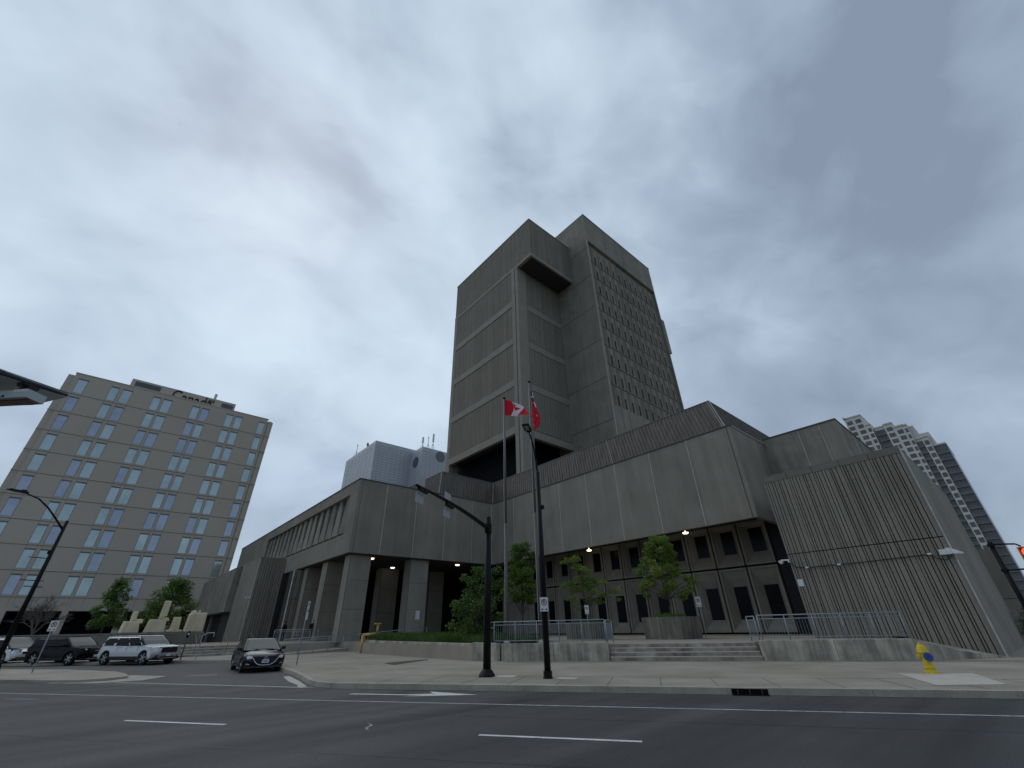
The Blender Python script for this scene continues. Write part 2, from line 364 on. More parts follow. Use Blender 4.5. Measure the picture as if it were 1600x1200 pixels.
# patches, crack seals
b = MB()
b.add([SN(-20.9,11.5,.004), SN(-19.2,11.35,.004), SN(-18.9,11.7,.004), SN(-20.3,11.85,.004)], [(0,1,2,3)])
struct('road_patch', b, 'tar')
b = MB(); b.add([(3.6,27.6,.009),(4.9,27.0,.009),(5.1,28.0,.009),(4.2,28.6,.009)], [(0,1,2,3)]); struct('street_patch', b, 'tar')
b = MB()
pts = [(-6.1,9.9),(-5.9,9.75),(-5.85,9.45),(-5.7,9.3)]
for p, q in zip(pts, pts[1:]): b.quad(SN(p[0],p[1],.0045), SN(p[0]+.05,p[1],.0045), SN(q[0]+.05,q[1],.0045), SN(q[0],q[1],.0045))
struct('crack_mark', b, 'paint_worn')
# long seams along the road
b = MB()
for n_ in (11.0, 7.6, 13.6):
    for k in range(-60, 60):
        a = k*1.0; j0 = noise.noise(Vector((a*.7, n_, 0)))*.06; j1 = noise.noise(Vector(((a+1)*.7, n_, 0)))*.06
        b.quad(SN(a,n_+j0,.003), SN(a+1,n_+j1,.003), SN(a+1,n_+j1+.018,.003), SN(a,n_+j0+.018,.003))
struct('road_seams', b, 'tar')

# plaza slab, raised; front edge is held by retaining walls and steps
ZP = .85
b = MB()
b.prism([SN(4.6,26.35), SN(10.8,25.6), (30.25,6.0), (60,6), (60,43), (60,64), (8.9,64), (4,64), (4,48.3), (12.0,48.3), (12.0,44.2), (17.0,44.2), (17.0,37.4), (16.3,37.4), (15.95,22), SN(-8.3,25.6), SN(-2.2,25.5), SN(-2.2,26.35)], .05, ZP)
struct('plaza', b, 'plaza')
# ramp that climbs beside the wall
b = MB(); b.add([(11.6,41.7,.16),(17.0,41.7,.40),(17,44.15,.40),(11.6,44.15,.16),(11.6,41.7,.0),(17.0,41.7,.0),(17,44.15,.0),(11.6,44.15,.0)], [(0,1,2,3),(4,5,1,0),(5,6,2,1),(6,7,3,2),(7,4,0,3)])
struct('ramp', b, 'plaza')

# ---------------------------------------------------------------- low walls and steps
def wallseg(name, pts, h0, h1, th, label, cat='wall', mats=('wall_weathered',), zb=.1, grp=None, joints=3.0):
    b = MB()
    for i in range(len(pts)-1):
        p = Vector(pts[i]); q = Vector(pts[i+1]); d = (q-p); L_ = d.length; d.normalize(); nn = Vector((-d.y, d.x))*th
        k = max(1, round(L_/joints)) if joints else 1
        for j in range(k):
            a = p+d*(L_*j/k+(.008 if j else 0)); c = p+d*(L_*(j+1)/k-(.008 if j < k-1 else 0))
            u0 = j/k; u1 = (j+1)/k; za = h0+(h1-h0)*u0; zc = h0+(h1-h0)*u1
            v = [(a.x,a.y,zb),(c.x,c.y,zb),((c+nn).x,(c+nn).y,zb),((a+nn).x,(a+nn).y,zb),(a.x,a.y,za),(c.x,c.y,zc),((c+nn).x,(c+nn).y,zc),((a+nn).x,(a+nn).y,za)]
            b.add(v, [(0,3,2,1),(4,5,6,7),(0,1,5,4),(1,2,6,5),(2,3,7,6),(3,0,4,7)])
    o = b.build(name, list(mats), bevel=.02)
    return tag(o, label, cat, grp)
wallseg('retaining_wall', [SN(-2.25,25.15), SN(-7.9,25.15)][::-1], .93, .93, .35, 'weathered concrete retaining wall with water stains under the middle railing, left of the steps', zb=.1)
wallseg('retaining_wall', [(16.55,37.5), (15.95,22.0), SN(-8.0,25.2)], 1.0, .95, .35, 'long stained concrete garden wall holding the grass bed, right of the yellow pipe', zb=.1)
wallseg('retaining_wall', [SN(4.75,25.15), SN(10.8,25.15)], .93, .93, .35, 'stained concrete retaining wall behind the yellow hydrant, right of the steps', zb=.1)
# white drips on the wall faces belong to the walls; thin calcium runs
for s0, z0, h_, w_ in ((-6.7,.15,.22,.06), (-5.85,.15,.22,.05), (-5.05,.15,.24,.06), (-3.55,.15,.22,.05)):
    pass
# concrete apron sloping down under the ribbed wing
b = MB()
a0 = SN(10.8,25.15); a1 = (30.28,6.1); a2 = (30.28,2.3); a3 = SN(14.9,26.7)
b.add([(*a0,.93),(*a1,1.0),(*a2,.16),(*a3,.15),(*SN(12.5,25.6),.45),(*a0,.1),(*a3,.1),(*SN(12.5,25.6),.1)], [(0,4,1),(4,2,1),(4,3,2),(0,5,7,4),(4,7,6,3)])
tag(b.build('apron', 'wall_weathered'), 'sloping concrete apron between the retaining wall and the ribbed wing', 'slope')
# front steps
st = thing('front_steps', 'four worn concrete steps up to the plaza between the two retaining walls', 'steps', SN(1.2,25.5,.15))
for k in range(4):
    b = MB(); z1 = .15+.175*(k+1); n0 = 25.12+.30*k
    b.add([(*SN(-2.2,n0),z) if i == 0 else (*SN(-2.2,n0+.33),z) if i == 1 else (*SN(4.7,n0+.33),z) if i == 2 else (*SN(4.7,n0),z) for z in (z1-.175, z1+(.003 if k == 3 else 0)) for i in range(4)],
          [(0,1,2,3),(4,7,6,5),(0,3,7,4),(3,2,6,7),(2,1,5,6),(1,0,4,5)])
    b.obox((*SN(1.25,n0+.015),z1-.018), RS.to_3d()*3.44, RN.to_3d()*.02, (0,0,.022), 1)
    b.build('step', ['steps', 'pavement_light'], st, bevel=.008)
# left steps beside the terrace
st = thing('side_steps', 'broad reddish concrete steps with thin handrails behind the dark hatchback', 'steps', (8,47,.15))
for k in range(4):
    b = MB(); z1 = .15+.175*(k+1); y0 = 46.4+.45*k
    b.box(2.0, 12.0, y0, y0+.5, z1-.175, z1+(.003 if k == 3 else 0)); b.box(2.01, 11.99, y0-.006, y0+.03, z1-.05, z1+.006, 1); b.build('step', ['steps', 'pavement_light'], st, bevel=.008)
for x in (4.2, 6.4, 8.6, 10.6):
    b = MB(); b.path([(x,46.5,.15),(x,46.5,1.0),(x,48.3,1.65),(x,49.3,1.65),(x,49.3,.85)], .018, 8); b.build('handrail', 'pole_grey', st)

# ---------------------------------------------------------------- railings
def railing(label, p0, p1, z0, z1, h=1.02, posts=6, pick=.125, loop=None, grp='galvanised railings', double=True):
    p0 = Vector((*p0, z0)); p1 = Vector((*p1, z1))
    t = thing('railing', label, 'railing', tuple(p0), 0, grp)
    d = p1-p0; L_ = d.length; up_ = Vector((0,0,1))
    def P(u, z): return p0+d*u+up_*z
    MB().tube(P(0,h), P(1,h), .024).build('top_rail', 'galv', t, smooth=True)
    if double: MB().tube(P(0,h-.15), P(1,h-.15), .018).build('mid_rail', 'galv', t, smooth=True)
    MB().tube(P(0,.12), P(1,.12), .018).build('bottom_rail', 'galv', t, smooth=True)
    for i in range(posts):
        u = i/(posts-1); MB().tube(P(u,-.04), P(u,h), .024).build('post', 'galv', t, smooth=True)
    b = MB(); k = int(L_/pick)
    for i in range(1, k): b.tube(P(i/k,.12), P(i/k,h-.15 if double else h), .007, n=4)
    b.build('picket_panel', 'galv', t)
    if loop:
        q = p0-d.normalized()*.55
        MB().path([P(0,h), tuple(q+up_*h), tuple(q+up_*(h-.28)), P(0,h-.28)], .022).build('end_loop', 'galv', t, smooth=True)
    return t
railing('grey steel railing on the wall left of the front steps, before the first planter', SN(-8.4,25.45), SN(-2.35,25.45), .93, .93, posts=6, loop=True)
railing('grey steel railing on the wall right of the steps, behind the hydrant', SN(4.95,25.4), SN(10.8,25.4), .93, .93, posts=6)
railing('short steel return railing leading back beside the front steps, left side', SN(-2.3,25.6), SN(-2.1,26.9), .9, .9, posts=2)
railing('short steel return railing leading back beside the front steps, right side', SN(4.85,25.6), SN(4.7,26.7), .9, .9, posts=2)
railing('long low steel railing along the entrance ramp, behind the sign post', (11.6,41.6), (17.6,41.6), .16, .42, posts=6)
railing('upper steel railing of the ramp that climbs past the yellow pipe to the notice column', (17.6,41.6), (24.6,41.6), .45, .9, h=.95, posts=8, pick=.2, double=False)
railing('steel railing at the top of the side steps in front of the two people', (12.2,47.2), (18.0,47.2), .85, .85, posts=4)

# ---------------------------------------------------------------- courthouse
ct = thing('courthouse', 'large brutalist concrete courthouse with overhanging lower floors and a tall tower', 'building', (34, 43, ZP))
def part(b, name, mats, **k): return b.build(name, mats, ct, **k)
JW = .035
# -- podium mass
b = MB()
b.box(16.95, 60, 43.1, 98, 8.3, 15.6); b.box(16.15, 16.95, 43.1, 45.4, 8.3, 15.6); b.box(16.15, 16.95, 78.2, 98, 8.3, 15.6); b.box(16.15, 16.95, 45.4, 78.2, 14.4, 15.6); b.box(16.15, 16.95, 45.4, 78.2, 8.3, 10.3)
b.box(34, 60, 11.85, 44, 9.05, 15.58)
b.box(34, 34.4, 11.86, 43.5, 8.32, 9.05); b.box(34.4, 38.4, 11.86, 12.2, 8.32, 9.05)
for y in (39.0, 35.1, 31.3, 27.45, 23.6, 19.6, 15.8): b.box(33.985, 34.0, y-JW, y+JW, 8.33, 15.57, 1)
b.box(33.98, 34.0, 12.15, 12.21, 8.33, 15.57, 2)
for x in (19.3, 23.0, 26.85, 30.8): b.box(x-JW, x+JW, 43.085, 43.1, 8.33, 15.57, 1)
b.box(16.5, 16.54, 43.087, 43.1, 8.33, 15.57, 2)
b.box(33.7, 33.9, 43.087, 43.1, 8.33, 15.57, 1)
for y in (14, 17): pass
# thin dark roof flashing
b.box(16.08, 34.1, 43.02, 43.3, 15.6, 15.68, 2); b.box(16.08, 16.4, 43.3, 98, 15.6, 15.68, 2); b.box(33.93, 34.2, 11.78, 43.02, 15.6, 15.67, 2); b.box(34.2, 40.6, 11.78, 12.1, 15.58, 15.67, 1)
part(b, 'podium_wall', ['concrete', 'caulk', 'joint_dark'])
# second right block
b = MB(); b.box(40.6, 62, 6.1, 11.85, 7, 15.95); b.box(40.585, 40.6, 8.9, 8.97, 7, 15.9, 1); b.box(40.585, 40.6, 7.3, 7.36, 7, 15.9, 1)
for x in (42.5, 44.6, 46.8, 49): b.box(x, x+.06, 6.085, 6.1, 7, 15.9, 2)
b.box(40.55, 62, 6.05, 11.85, 15.95, 16.05, 2)
part(b, 'rear_block', ['concrete_stained', 'caulk', 'joint_dark'])
b = MB(); b.box(38.4, 62, 9.6, 12.9, .3, 9.05); part(b, 'link_wall', 'interior')
# -- soffits
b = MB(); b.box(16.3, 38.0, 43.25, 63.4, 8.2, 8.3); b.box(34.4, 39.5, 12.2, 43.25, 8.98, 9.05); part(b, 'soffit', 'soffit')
# -- side wing body beyond the ribbed block, recessed entrance walls
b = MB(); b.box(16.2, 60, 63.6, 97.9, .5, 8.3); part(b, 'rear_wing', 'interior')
b = MB(); b.box(16.25, 17.0, 60.4, 63.5, .85, 8.2); b.box(19, 40, 57.5, 58, .85, 8.2); b.box(38.6, 39.0, 46.5, 58, .85, 8.2); part(b, 'entrance_glazing', 'dark_glass')
b = MB(); b.box(38.45, 39.1, 41.9, 46.6, .85, 8.98); b.box(38.435, 38.45, 42, 46.5, 5.55, 5.62, 1); part(b, 'corner_wall', ['concrete', 'joint_dark'])
# side recessed facade of the left wing: sawtooth fins in a frame
b = MB()
nf = 16
b.box(16.90, 16.949, 45.4, 78.2, 10.3, 14.4, 1)  # dark back plane: the recess shadow is put into its colour
for i in range(nf):
    y0 = 45.42+i*2.047; y1 = y0+2.02; zt = 14.38; zb_ = 10.32; ti = .62
    # slanting cast fin: full width at the foot, narrow at the head, so dark wedges open between the heads
    v = [(16.32,y0+.05,zb_+.25),(16.32,y1-.05,zb_+.25),(16.46,y1-ti,zt),(16.46,y0+ti,zt),(16.90,y0+.02,zb_+.05),(16.90,y1-.02,zb_+.05),(16.90,y1-ti+.1,zt),(16.90,y0+ti-.1,zt)]
    b.add(v, [(0,1,2,3),(0,4,5,1),(1,5,6,2),(3,7,4,0)], 0)
    b.box(16.26, 16.36, y0-.05, y0+.04, zb_, zb_+3.2, 0)
part(b, 'fin_panel', ['concrete_stained', 'groove'])
# columns
for (x0, x1, y0, y1) in ((16.6, 18.75, 43.55, 44.9), (23.2, 25.4, 43.55, 44.9), (16.6, 18.75, 49.6, 51.2), (23.9, 26.2, 52, 53.4), (16.6, 18.75, 56, 57.4), (30.6, 32.8, 52, 53.4)):
    b = MB(); b.box(x0, x1, y0, y1, .8, 8.2); b.box(x0-.01, x0+.03, y0-.012, y0+.02, .85, 8.2, 1)
    for z in (3.4, 5.9): b.box(x0+.05, x1-.02, y0-.006, y0, z, z+.03, 1)
    part(b, 'column', ['concrete', 'joint_dark'])
# ribbed walls: boards of uneven width standing proud of a dark backing
def ribs(b, axis, plane, a0, a1, z0, z1, depth, pattern, gap, m=0, sgn=-1):
    u = a0; i = 0
    while u < a1-.02:
        w_ = pattern[i % len(pattern)]; v = min(u+w_, a1)
        if axis == 'Y': b.box(plane-depth if sgn < 0 else plane, plane if sgn < 0 else plane+depth, u, v, z0, z1, m)
        else: b.box(u, v, plane-depth if sgn < 0 else plane, plane if sgn < 0 else plane+depth, z0, z1, m)
        u = v+gap; i += 1
PAT = (.11, .17, .07, .20, .12, .17, .09, .14)
b = MB(); b.box(30.42, 46.5, 2.44, 9.58, .0, 9.9, 1); b.box(46.5, 47.5, 2.9, 9.5, 0, 9.8, 2)
for k in range(5):
    y0 = 9.6-1.44*(k+1); y1 = 9.6-1.44*k
    for z0, z1 in ((.05, 5.14), (5.19, 9.52)):
        ribs(b, 'Y', 30.42, y0+.10, y1-.08, z0, z1, .12, PAT, .042)
        b.box(30.30, 30.42, y0+.015, y0+.095, z0, z1)   # smooth margin of each panel
        b.box(30.30, 30.42, y1-.075, y1-.015, z0, z1)
    b.box(30.30, 30.6, y0+.012, y1-.012, 9.54, 9.95, 4)
b.box(30.30, 30.60, 2.36, 2.43, .0, 9.95, 3)
b.box(30.6, 46.5, 2.40, 9.6, 9.9, 9.95, 2)
b.box(30.6, 46.5, 2.40, 2.44, .0, 9.95, 2)
b.box(30.36, 46.5, 9.58, 9.6, .0, 9.9, 2)
part(b, 'ribbed_wing', ['concrete_ribbed', 'groove', 'concrete', 'caulk', 'cap'])
b = MB(); b.box(13.05, 16.4, 64.75, 80, .5, 10.05, 1); b.box(13.02, 16.1, 64.9, 74.3, .5, 10.12, 2)
ribs(b, 'X', 64.75, 13.12, 16.12, .5, 10.0, .08, (.22, .34, .16, .28), .05)
b.box(13.02, 13.1, 64.66, 64.9, .5, 10.1, 3)
b.box(13.0, 16.3, 64.64, 64.9, 10.0, 10.14, 2)
part(b, 'ribbed_block', ['concrete_ribbed', 'groove', 'concrete', 'caulk'])
b = MB(); b.box(17.05, 19.2, 60.0, 62.5, .85, 8.2, 1); ribs(b, 'X', 60.0, 17.0, 24.0, .85, 5.0, .07, (.3, .4, .22), .05); ribs(b, 'X', 60.0, 17.0, 24.0, 5.06, 8.2, .07, (.3, .4, .22), .05)
b.box(15.62, 15.7, 57.9, 58.2, .85, 8.15, 2)
b.box(15.7, 19.4, 58.2, 60, .85, 8.15, 1); ribs(b, 'X', 58.2, 15.72, 19.4, .85, 5.0, .07, (.3, .4, .22), .05); ribs(b, 'X', 58.2, 15.72, 19.4, 5.06, 8.15, .07, (.3, .4, .22), .05)
part(b, 'entrance_wall', ['concrete_ribbed', 'groove', 'caulk'])
# far left overhanging block
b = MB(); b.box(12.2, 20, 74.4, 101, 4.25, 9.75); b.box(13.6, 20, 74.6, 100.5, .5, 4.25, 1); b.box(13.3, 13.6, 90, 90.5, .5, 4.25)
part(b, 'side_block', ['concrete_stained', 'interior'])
# -- window wall of precast panels
b = MB(); b.box(39.12, 40, 12.9, 46, .85, 9.0); part(b, 'window_wall', 'interior')
def precast(y0, y1, z0, z1, gy0, gy1, gz0, gz1):
    b = MB(); XF = 38.5; XG = 39.0; r = .17
    o = [(y0,z0),(y1,z0),(y1,z1),(y0,z1)]; i_ = [(y0+r,z0+r),(y1-r,z0+r),(y1-r,z1-r),(y0+r,z1-r)]; g = [(gy0,gz0),(gy1,gz0),(gy1,gz1),(gy0,gz1)]
    v = [(XF,*p) for p in o]+[(XF,*p) for p in i_]+[(XF+.09,*p) for p in i_]+[(XG,*p) for p in g]+[(39.15,*p) for p in o]+[(XG+.08,*p) for p in g]
    f = []
    for k in range(4):
        k2 = (k+1) % 4
        f += [(k,4+k,4+k2,k2), (4+k,8+k,8+k2,4+k2), (8+k,12+k,12+k2,8+k2), (16+k,k,k2,16+k2), (12+k,20+k,20+k2,12+k2)]
    b.add(v, f); p = b.build('facade_panel', 'concrete', ct)
    g_ = MB().quad((XG+.06,gy0,gz0), (XG+.06,gy1,gz0), (XG+.06,gy1,gz1), (XG+.06,gy0,gz1)); g_.build('window', 'dark_glass', p)
for k in range(12):
    y0 = 13.05+2.41*k
    precast(y0+.075, y0+2.335, .98, 5.53, y0+.58, y0+1.68, 1.85, 4.2)
    precast(y0+.075, y0+2.335, 5.68, 8.97, y0+.58, y0+1.68, 6.65, 8.5)
# -- sloping metal parapet behind the fascia
b = MB()
bt = [(25.9,75.),(25.9,43.25),(34.12,43.25),(34.12,12.3),(52,12.3)]
tp = [(26.45,75.),(26.45,43.75),(34.62,43.75),(34.62,13.2),(52,13.2)]
z0, z1 = 15.62, 18.6
for i in range(4):
    a, c = Vector((*bt[i],z0)), Vector((*bt[i+1],z0)); d, e_ = Vector((*tp[i],z1)), Vector((*tp[i+1],z1))
    b.quad(a, c, e_, d)
    L_ = (c-a).length; k = int(L_/.36); nrm = (c-a).cross(d-a).normalized()
    if nrm.z < 0: nrm = -nrm
    # outward side is away from the roof centre
    out_ = [Vector((-1,0,0)), Vector((0,-1,0)), Vector((-1,0,0)), Vector((0,-1,0))][i]
    for j in range(k):
        if i == 0 and j < k-70: continue
        u = (j+.5)/k; p = a.lerp(c,u); q = d.lerp(e_,u); t_ = (c-a).normalized()*.05
        b.add([p-t_, p+t_, q+t_, q-t_, p-t_+out_*.06, p+t_+out_*.06, q+t_+out_*.06, q-t_+out_*.06], [(4,5,6,7),(0,4,7,3),(5,1,2,6),(3,7,6,2)])
        if i == 2 and j % 31 == 22: b.add([p+t_+out_*.062, p+t_*2+out_*.062, q+t_*2+out_*.062, q+t_+out_*.062], [(0,1,2,3)], 1)
for i in (1, 2, 3):   # pale hip seams
    p = Vector((*bt[i],z0)); q = Vector((*tp[i],z1)); off = Vector((-.05,-.06,.02)) if i != 2 else Vector((-.06,-.06,0))
    b.tube(p+off, q+off, .045, n=6, m=1)
b.add([(*p,18.6) for p in tp]+[(52,75,18.6)], [(0,1,2,3,4,5)])
for i in range(4):
    p, q = tp[i], tp[i+1]; b.tube((*p,18.62), (*q,18.62), .07, n=6, m=2)
part(b, 'metal_parapet', ['parapet_metal', 'caulk', 'pole_grey'])
# -- tower: stair tower on the left
b = MB(); b.box(40.0, 51.63, 39.35, 64.75, 62.7, 72.8); b.box(40.02, 51.63, 43.42, 64.7, 28.6, 62.7)
ribs(b, 'Y', 40.0, 39.5, 64.7, 63.3, 72.5, .05, (.30,), .07); ribs(b, 'X', 39.35, 40.05, 51.6, 63.3, 72.5, .05, (.30,), .07)
for z0, z1 in ((55.05, 62.6), (46.4, 53.5), (37.75, 44.9), (29.2, 36.3)):
    ribs(b, 'Y', 40.02, 44.98, 63.7, z0, z1, .05, (.30,), .07); ribs(b, 'X', 43.42, 42.35, 51.6, z0-.6, z1-.6, .05, (.30,), .07)
part(b, 'stair_tower', ['tower_clad'])
b = MB()
for z0, z1 in ((53.6, 54.95), (45.0, 46.3), (36.4, 37.65), (27.85, 29.1)):
    b.box(39.88, 40.5, 44.95, 63.75, z0, z1); b.box(42.35, 51.62, 43.3, 44, z0-.65, z1-.65)
b.box(39.9, 40.5, 39.25, 64.8, 62.55, 63.25); b.box(40.5, 51.6, 39.25, 39.6, 62.55, 63.25)
b.box(39.9, 51.8, 39.25, 64.8, 72.8, 73.05); b.box(39.93, 39.99, 39.28, 39.36, 63.3, 72.8)
part(b, 'floor_band', 'tower_band')
b = MB(); b.box(39.9, 42.3, 43.22, 44.93, 15, 62.55); b.box(39.88, 39.9, 43.9, 44.1, 15, 62.5, 1); b.box(42.1, 42.16, 43.2, 43.22, 15, 62.5, 1); part(b, 'pier', ['tower_band', 'joint_dark'])
b = MB(); b.box(39.93, 42, 63.8, 64.8, 15, 62.55); part(b, 'pier', 'tower_band')
b = MB(); b.box(40.6, 51.55, 39.7, 43.2, 62.45, 62.69); part(b, 'fascia_shade_sheet', 'soffit')  # added dark sheet that paints the shade under the fascia overhang
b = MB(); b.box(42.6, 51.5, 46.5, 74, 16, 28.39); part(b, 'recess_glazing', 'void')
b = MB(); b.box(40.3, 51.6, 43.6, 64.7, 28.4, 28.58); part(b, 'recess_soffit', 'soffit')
# -- tower slab with slit windows
b = MB(); b.box(51.63, 76.8, 34.95, 66, 15, 71.2); b.box(51.63, 76.8, 34.33, 66, 71.2, 79.0)
b.box(51.63, 52.02, 34.33, 34.95, 15, 71.2); b.box(76.6, 76.8, 34.33, 34.95, 15, 71.2)
b.box(52.02, 76.6, 34.40, 34.95, 15, 32.62)
for y in (37.35, 40.4): b.box(51.61, 51.63, y-.05, y+.05, 18, 78.9, 3)
for z in (30, 37.8, 45.6, 53.4, 61.2, 69.0): b.box(51.60, 51.63, 34.36, 66, z, z+.07, 2)
b.box(51.58, 51.66, 34.28, 34.40, 15, 70.9, 1)
for x in (58.3, 64.6, 70.9): b.box(x, x+.06, 34.31, 34.33, 71.3, 78.8, 2)
b.box(51.6, 76.85, 34.25, 66.1, 79, 79.15, 2)
for i in range(1, 12): b.box(52.02+i*2.048-.03, 52.02+i*2.048+.03, 34.385, 34.40, 19, 32.6, 2)
part(b, 'tower_slab', ['concrete', 'caulk', 'joint_dark', 'tower_band'])
b = MB(); slits = []
PW = (76.6-52.02)/12
for r in range(9):
    za = 32.8+4.13*r
    for c in range(12):
        xa = 52.02+PW*c; xb = xa+PW; s0 = xa+.10; s1 = s0+.46
        sz0, sz1 = za+.32, za+2.35
        y0, y1 = 34.80, 34.95
        b.box(xa, s0, y0, y1, za+.12, za+4.05); b.box(s1, xb-.16, y0, y1, za+.12, za+4.05)
        b.box(s0, s1, y0+.001, y1, za+.12, sz0); b.box(s0, s1, y0+.001, y1, sz1, za+4.05)
        b.box(xa+1.12, xa+1.20, y0-.12, y1, za+.12, za+4.05, 1); b.box(xa+1.42, xa+1.50, y0-.12, y1, za+.12, za+4.05, 1)
        slits.append((s0, s1, sz0, sz1))
    b.box(52.02, 76.6, 34.66, 34.9, za+.0, za+.09, 1)
part(b, 'slit_facade', ['concrete', 'tower_band'])
big = slits[:]; hid = []
# the eight cells nearest the far upper corner show smallest
hid = big[-8:]; big = big[:-8]
for (s0, s1, a, c) in big:
    MB().quad((s0,34.93,a), (s1,34.93,a), (s1,34.93,c), (s0,34.93,c)).build('slit_window', 'slit_glass', ct)
b = MB()
for (s0, s1, a, c) in hid: b.quad((s0,34.93,a), (s1,34.93,a), (s1,34.93,c), (s0,34.93,c))
o = part(b, 'far_slit_windows', 'slit_glass'); o['kind'] = 'stuff'
b = MB(); b.box(76.8, 78.7, 34.7, 50, 54.2, 63.6); part(b, 'side_annex', 'concrete')
# -- ceiling lights under the overhang
for (x, y, z, k) in ((19.4,44.95,8.19,0), (29.9,44.6,8.19,0), (24.7,50.8,8.19,1), (36.7,30.1,8.55,0), (36.4,18.9,8.55,0)):
    b = MB(); b.lathe([(.20,-.10),(.24,-.03),(.26,0)], (x,y,z), 16); b.tube((x,y,z), (x,y,z+.42 if z > 8.3 else z+.02), .03); part(b, 'ceiling_light', 'lamp_white' if k else 'lamp_on')
# -- fittings fixed to the ribbed wing
b = MB(); b.box(30.14, 30.28, 2.6, 2.86, 4.34, 4.58); b.add([(30.12,2.42,4.36),(30.30,2.42,4.36),(30.30,2.42,4.60),(30.12,2.42,4.60),(30.02,2.18,4.32),(30.25,2.02,4.32),(30.25,2.06,4.40),(30.02,2.18,4.42)], [(0,1,2,3),(0,4,5,1),(3,2,6,7),(0,3,7,4),(1,5,6,2),(4,7,6,5)]); b.box(30.1, 30.3, 2.42, 2.6, 4.34, 4.62)
part(b, 'flood_light', 'white_plastic')
b = MB(); b.path([(30.26,9.55,4.66),(30.24,9.3,4.42),(30.24,8.6,4.35),(30.24,6.0,4.36),(30.24,3.25,4.42)], .022, 6)
b.path([(30.24,3.25,4.42),(30.2,3.05,4.2),(30.2,2.75,4.1),(30.2,2.5,4.25),(30.2,2.46,4.4)], .018, 6); part(b, 'conduit', 'black_plastic')
for y, z in ((8.75,4.36), (7.15,4.36), (3.25,4.44)):
    b = MB(); b.box(30.18, 30.29, y-.08, y+.08, z-.04, z+.04); part(b, 'junction_box', 'white_plastic')
def seccam(x, y, z, dx, dy):
    b = MB(); b.box(x-.04, x+.04, y-.04, y+.04, z-.02, z+.16); b.obox((x+dx*.2, y+dy*.2, z+.12), (dx*.2,dy*.2,0), (-dy*.04,dx*.04,0), (0,0,.04))
    b.lathe([(.02,-.14),(.10,-.10),(.13,0),(.13,.05)], (x+dx*.42, y+dy*.42, z+.05), 12); part(b, 'security_camera', 'white_plastic', smooth=False)
seccam(30.28, 9.62, 4.75, -.35, .9); seccam(12.98, 64.9, 5.4, -.9, .3); seccam(38.4, 42.6, 4.4, -.9, -.1)
b = MB(); b.box(30.28, 30.295, 9.22, 9.50, 3.42, 3.78); b.box(30.272, 30.28, 9.26, 9.46, 3.47, 3.73, 1); part(b, 'wall_sign', ['white_sign', 'plate'])
b = MB(); b.box(24.3, 24.75, 43.50, 43.535, 2.55, 3.35); b.box(24.36, 24.69, 43.49, 43.50, 2.65, 3.25, 1); part(b, 'notice_board', ['white_sign', 'plate'])

# dark low building far right behind the ribbed wing
b = MB(); b.box(60, 62, 1.95, 9.5, 0, 7.1); b.box(59.97, 60, 1.97, 9.5, 3.0, 3.05, 1)
tag(b.build('service_wall', ['concrete', 'joint_dark']), 'dark blank concrete wall beyond the right end of the ribbed wing', 'wall')

# ---------------------------------------------------------------- office tower, left
oz = thing('office_tower', 'beige office block with paired tall windows and a wordmark on its rooftop, far left', 'building', (-1.5, 110, 2.0))
b = MB(); b.box(-19.4, 15.7, 110, 135, 5.5, 47.3); b.box(15.7, 17.0, 110.35, 135, 5.5, 46.9); b.box(-20.4, -19.4, 110.35, 135, 5.5, 46.9)
b.box(15.98, 16.7, 110.2, 110.35, 5.5, 47.0)
b.box(-19.5, 15.8, 109.93, 135, 47.3, 47.5)
for k in range(11):
    z = 43.25-.38-3.94*k
    if z > 5.6: b.box(-20.4, 17.0, 109.97, 110, z, z+.10, 1); b.box(-20.4, 17.0, 109.95, 110, z+.10, z+.13, 0)
WX = ((-18.6,-17.24), (-13.61,-12.37), (-11.69,-10.28), (-6.65,-5.38), (-4.82,-3.4), (.43,1.70), (2.25,3.54), (7.15,8.42), (9.0,10.34), (13.95,15.22))
for a, c in WX: b.box(a-.06, a-.02, 109.985, 110, 6, 46.6, 1); b.box(c+.02, c+.06, 109.985, 110, 6, 46.6, 1)
b.build('wall', ['office_wall', 'office_groove'], oz)
random.seed(11)
for k in range(10):
    z1 = 46.1-3.94*k; z0 = z1-2.85
    for a, c in WX:
        blue = random.random() < .27
        g = MB(); g.quad((a,109.96,z0), (c,109.96,z0), (c,109.96,z1), (a,109.96,z1)); g.box(a-.03, c+.03, 109.90, 109.99, z1, z1+.22, 1)
        g.build('window', ['office_pane_blue' if blue else 'office_pane', 'office_frame'], oz)
for x in (-20.2, -12.9, -5.55, 1.9, 9.3, 16.2): MB().box(x, x+.85, 110, 111, 1.5, 5.5).build('column', 'office_wall', oz)
b = MB(); b.box(-19, 16, 114, 130, 1.5, 5.5); b.build('lobby_void', 'void', oz)  # near-black box; the dark of the open ground floor is its colour
b = MB(); b.box(-11.5, 8.4, 113, 125, 47.4, 50.45); b.box(-10.8, -6.3, 112.97, 113, 48.9, 50.0, 1); b.box(5.6, 8.0, 112.97, 113, 48.5, 49.9, 1); b.build('penthouse', ['office_wall', 'louver'], oz)
b = MB(); b.tube((3.9,113.5,50.4), (3.9,113.5,51.9), .28); b.build('flue', 'alu', oz)
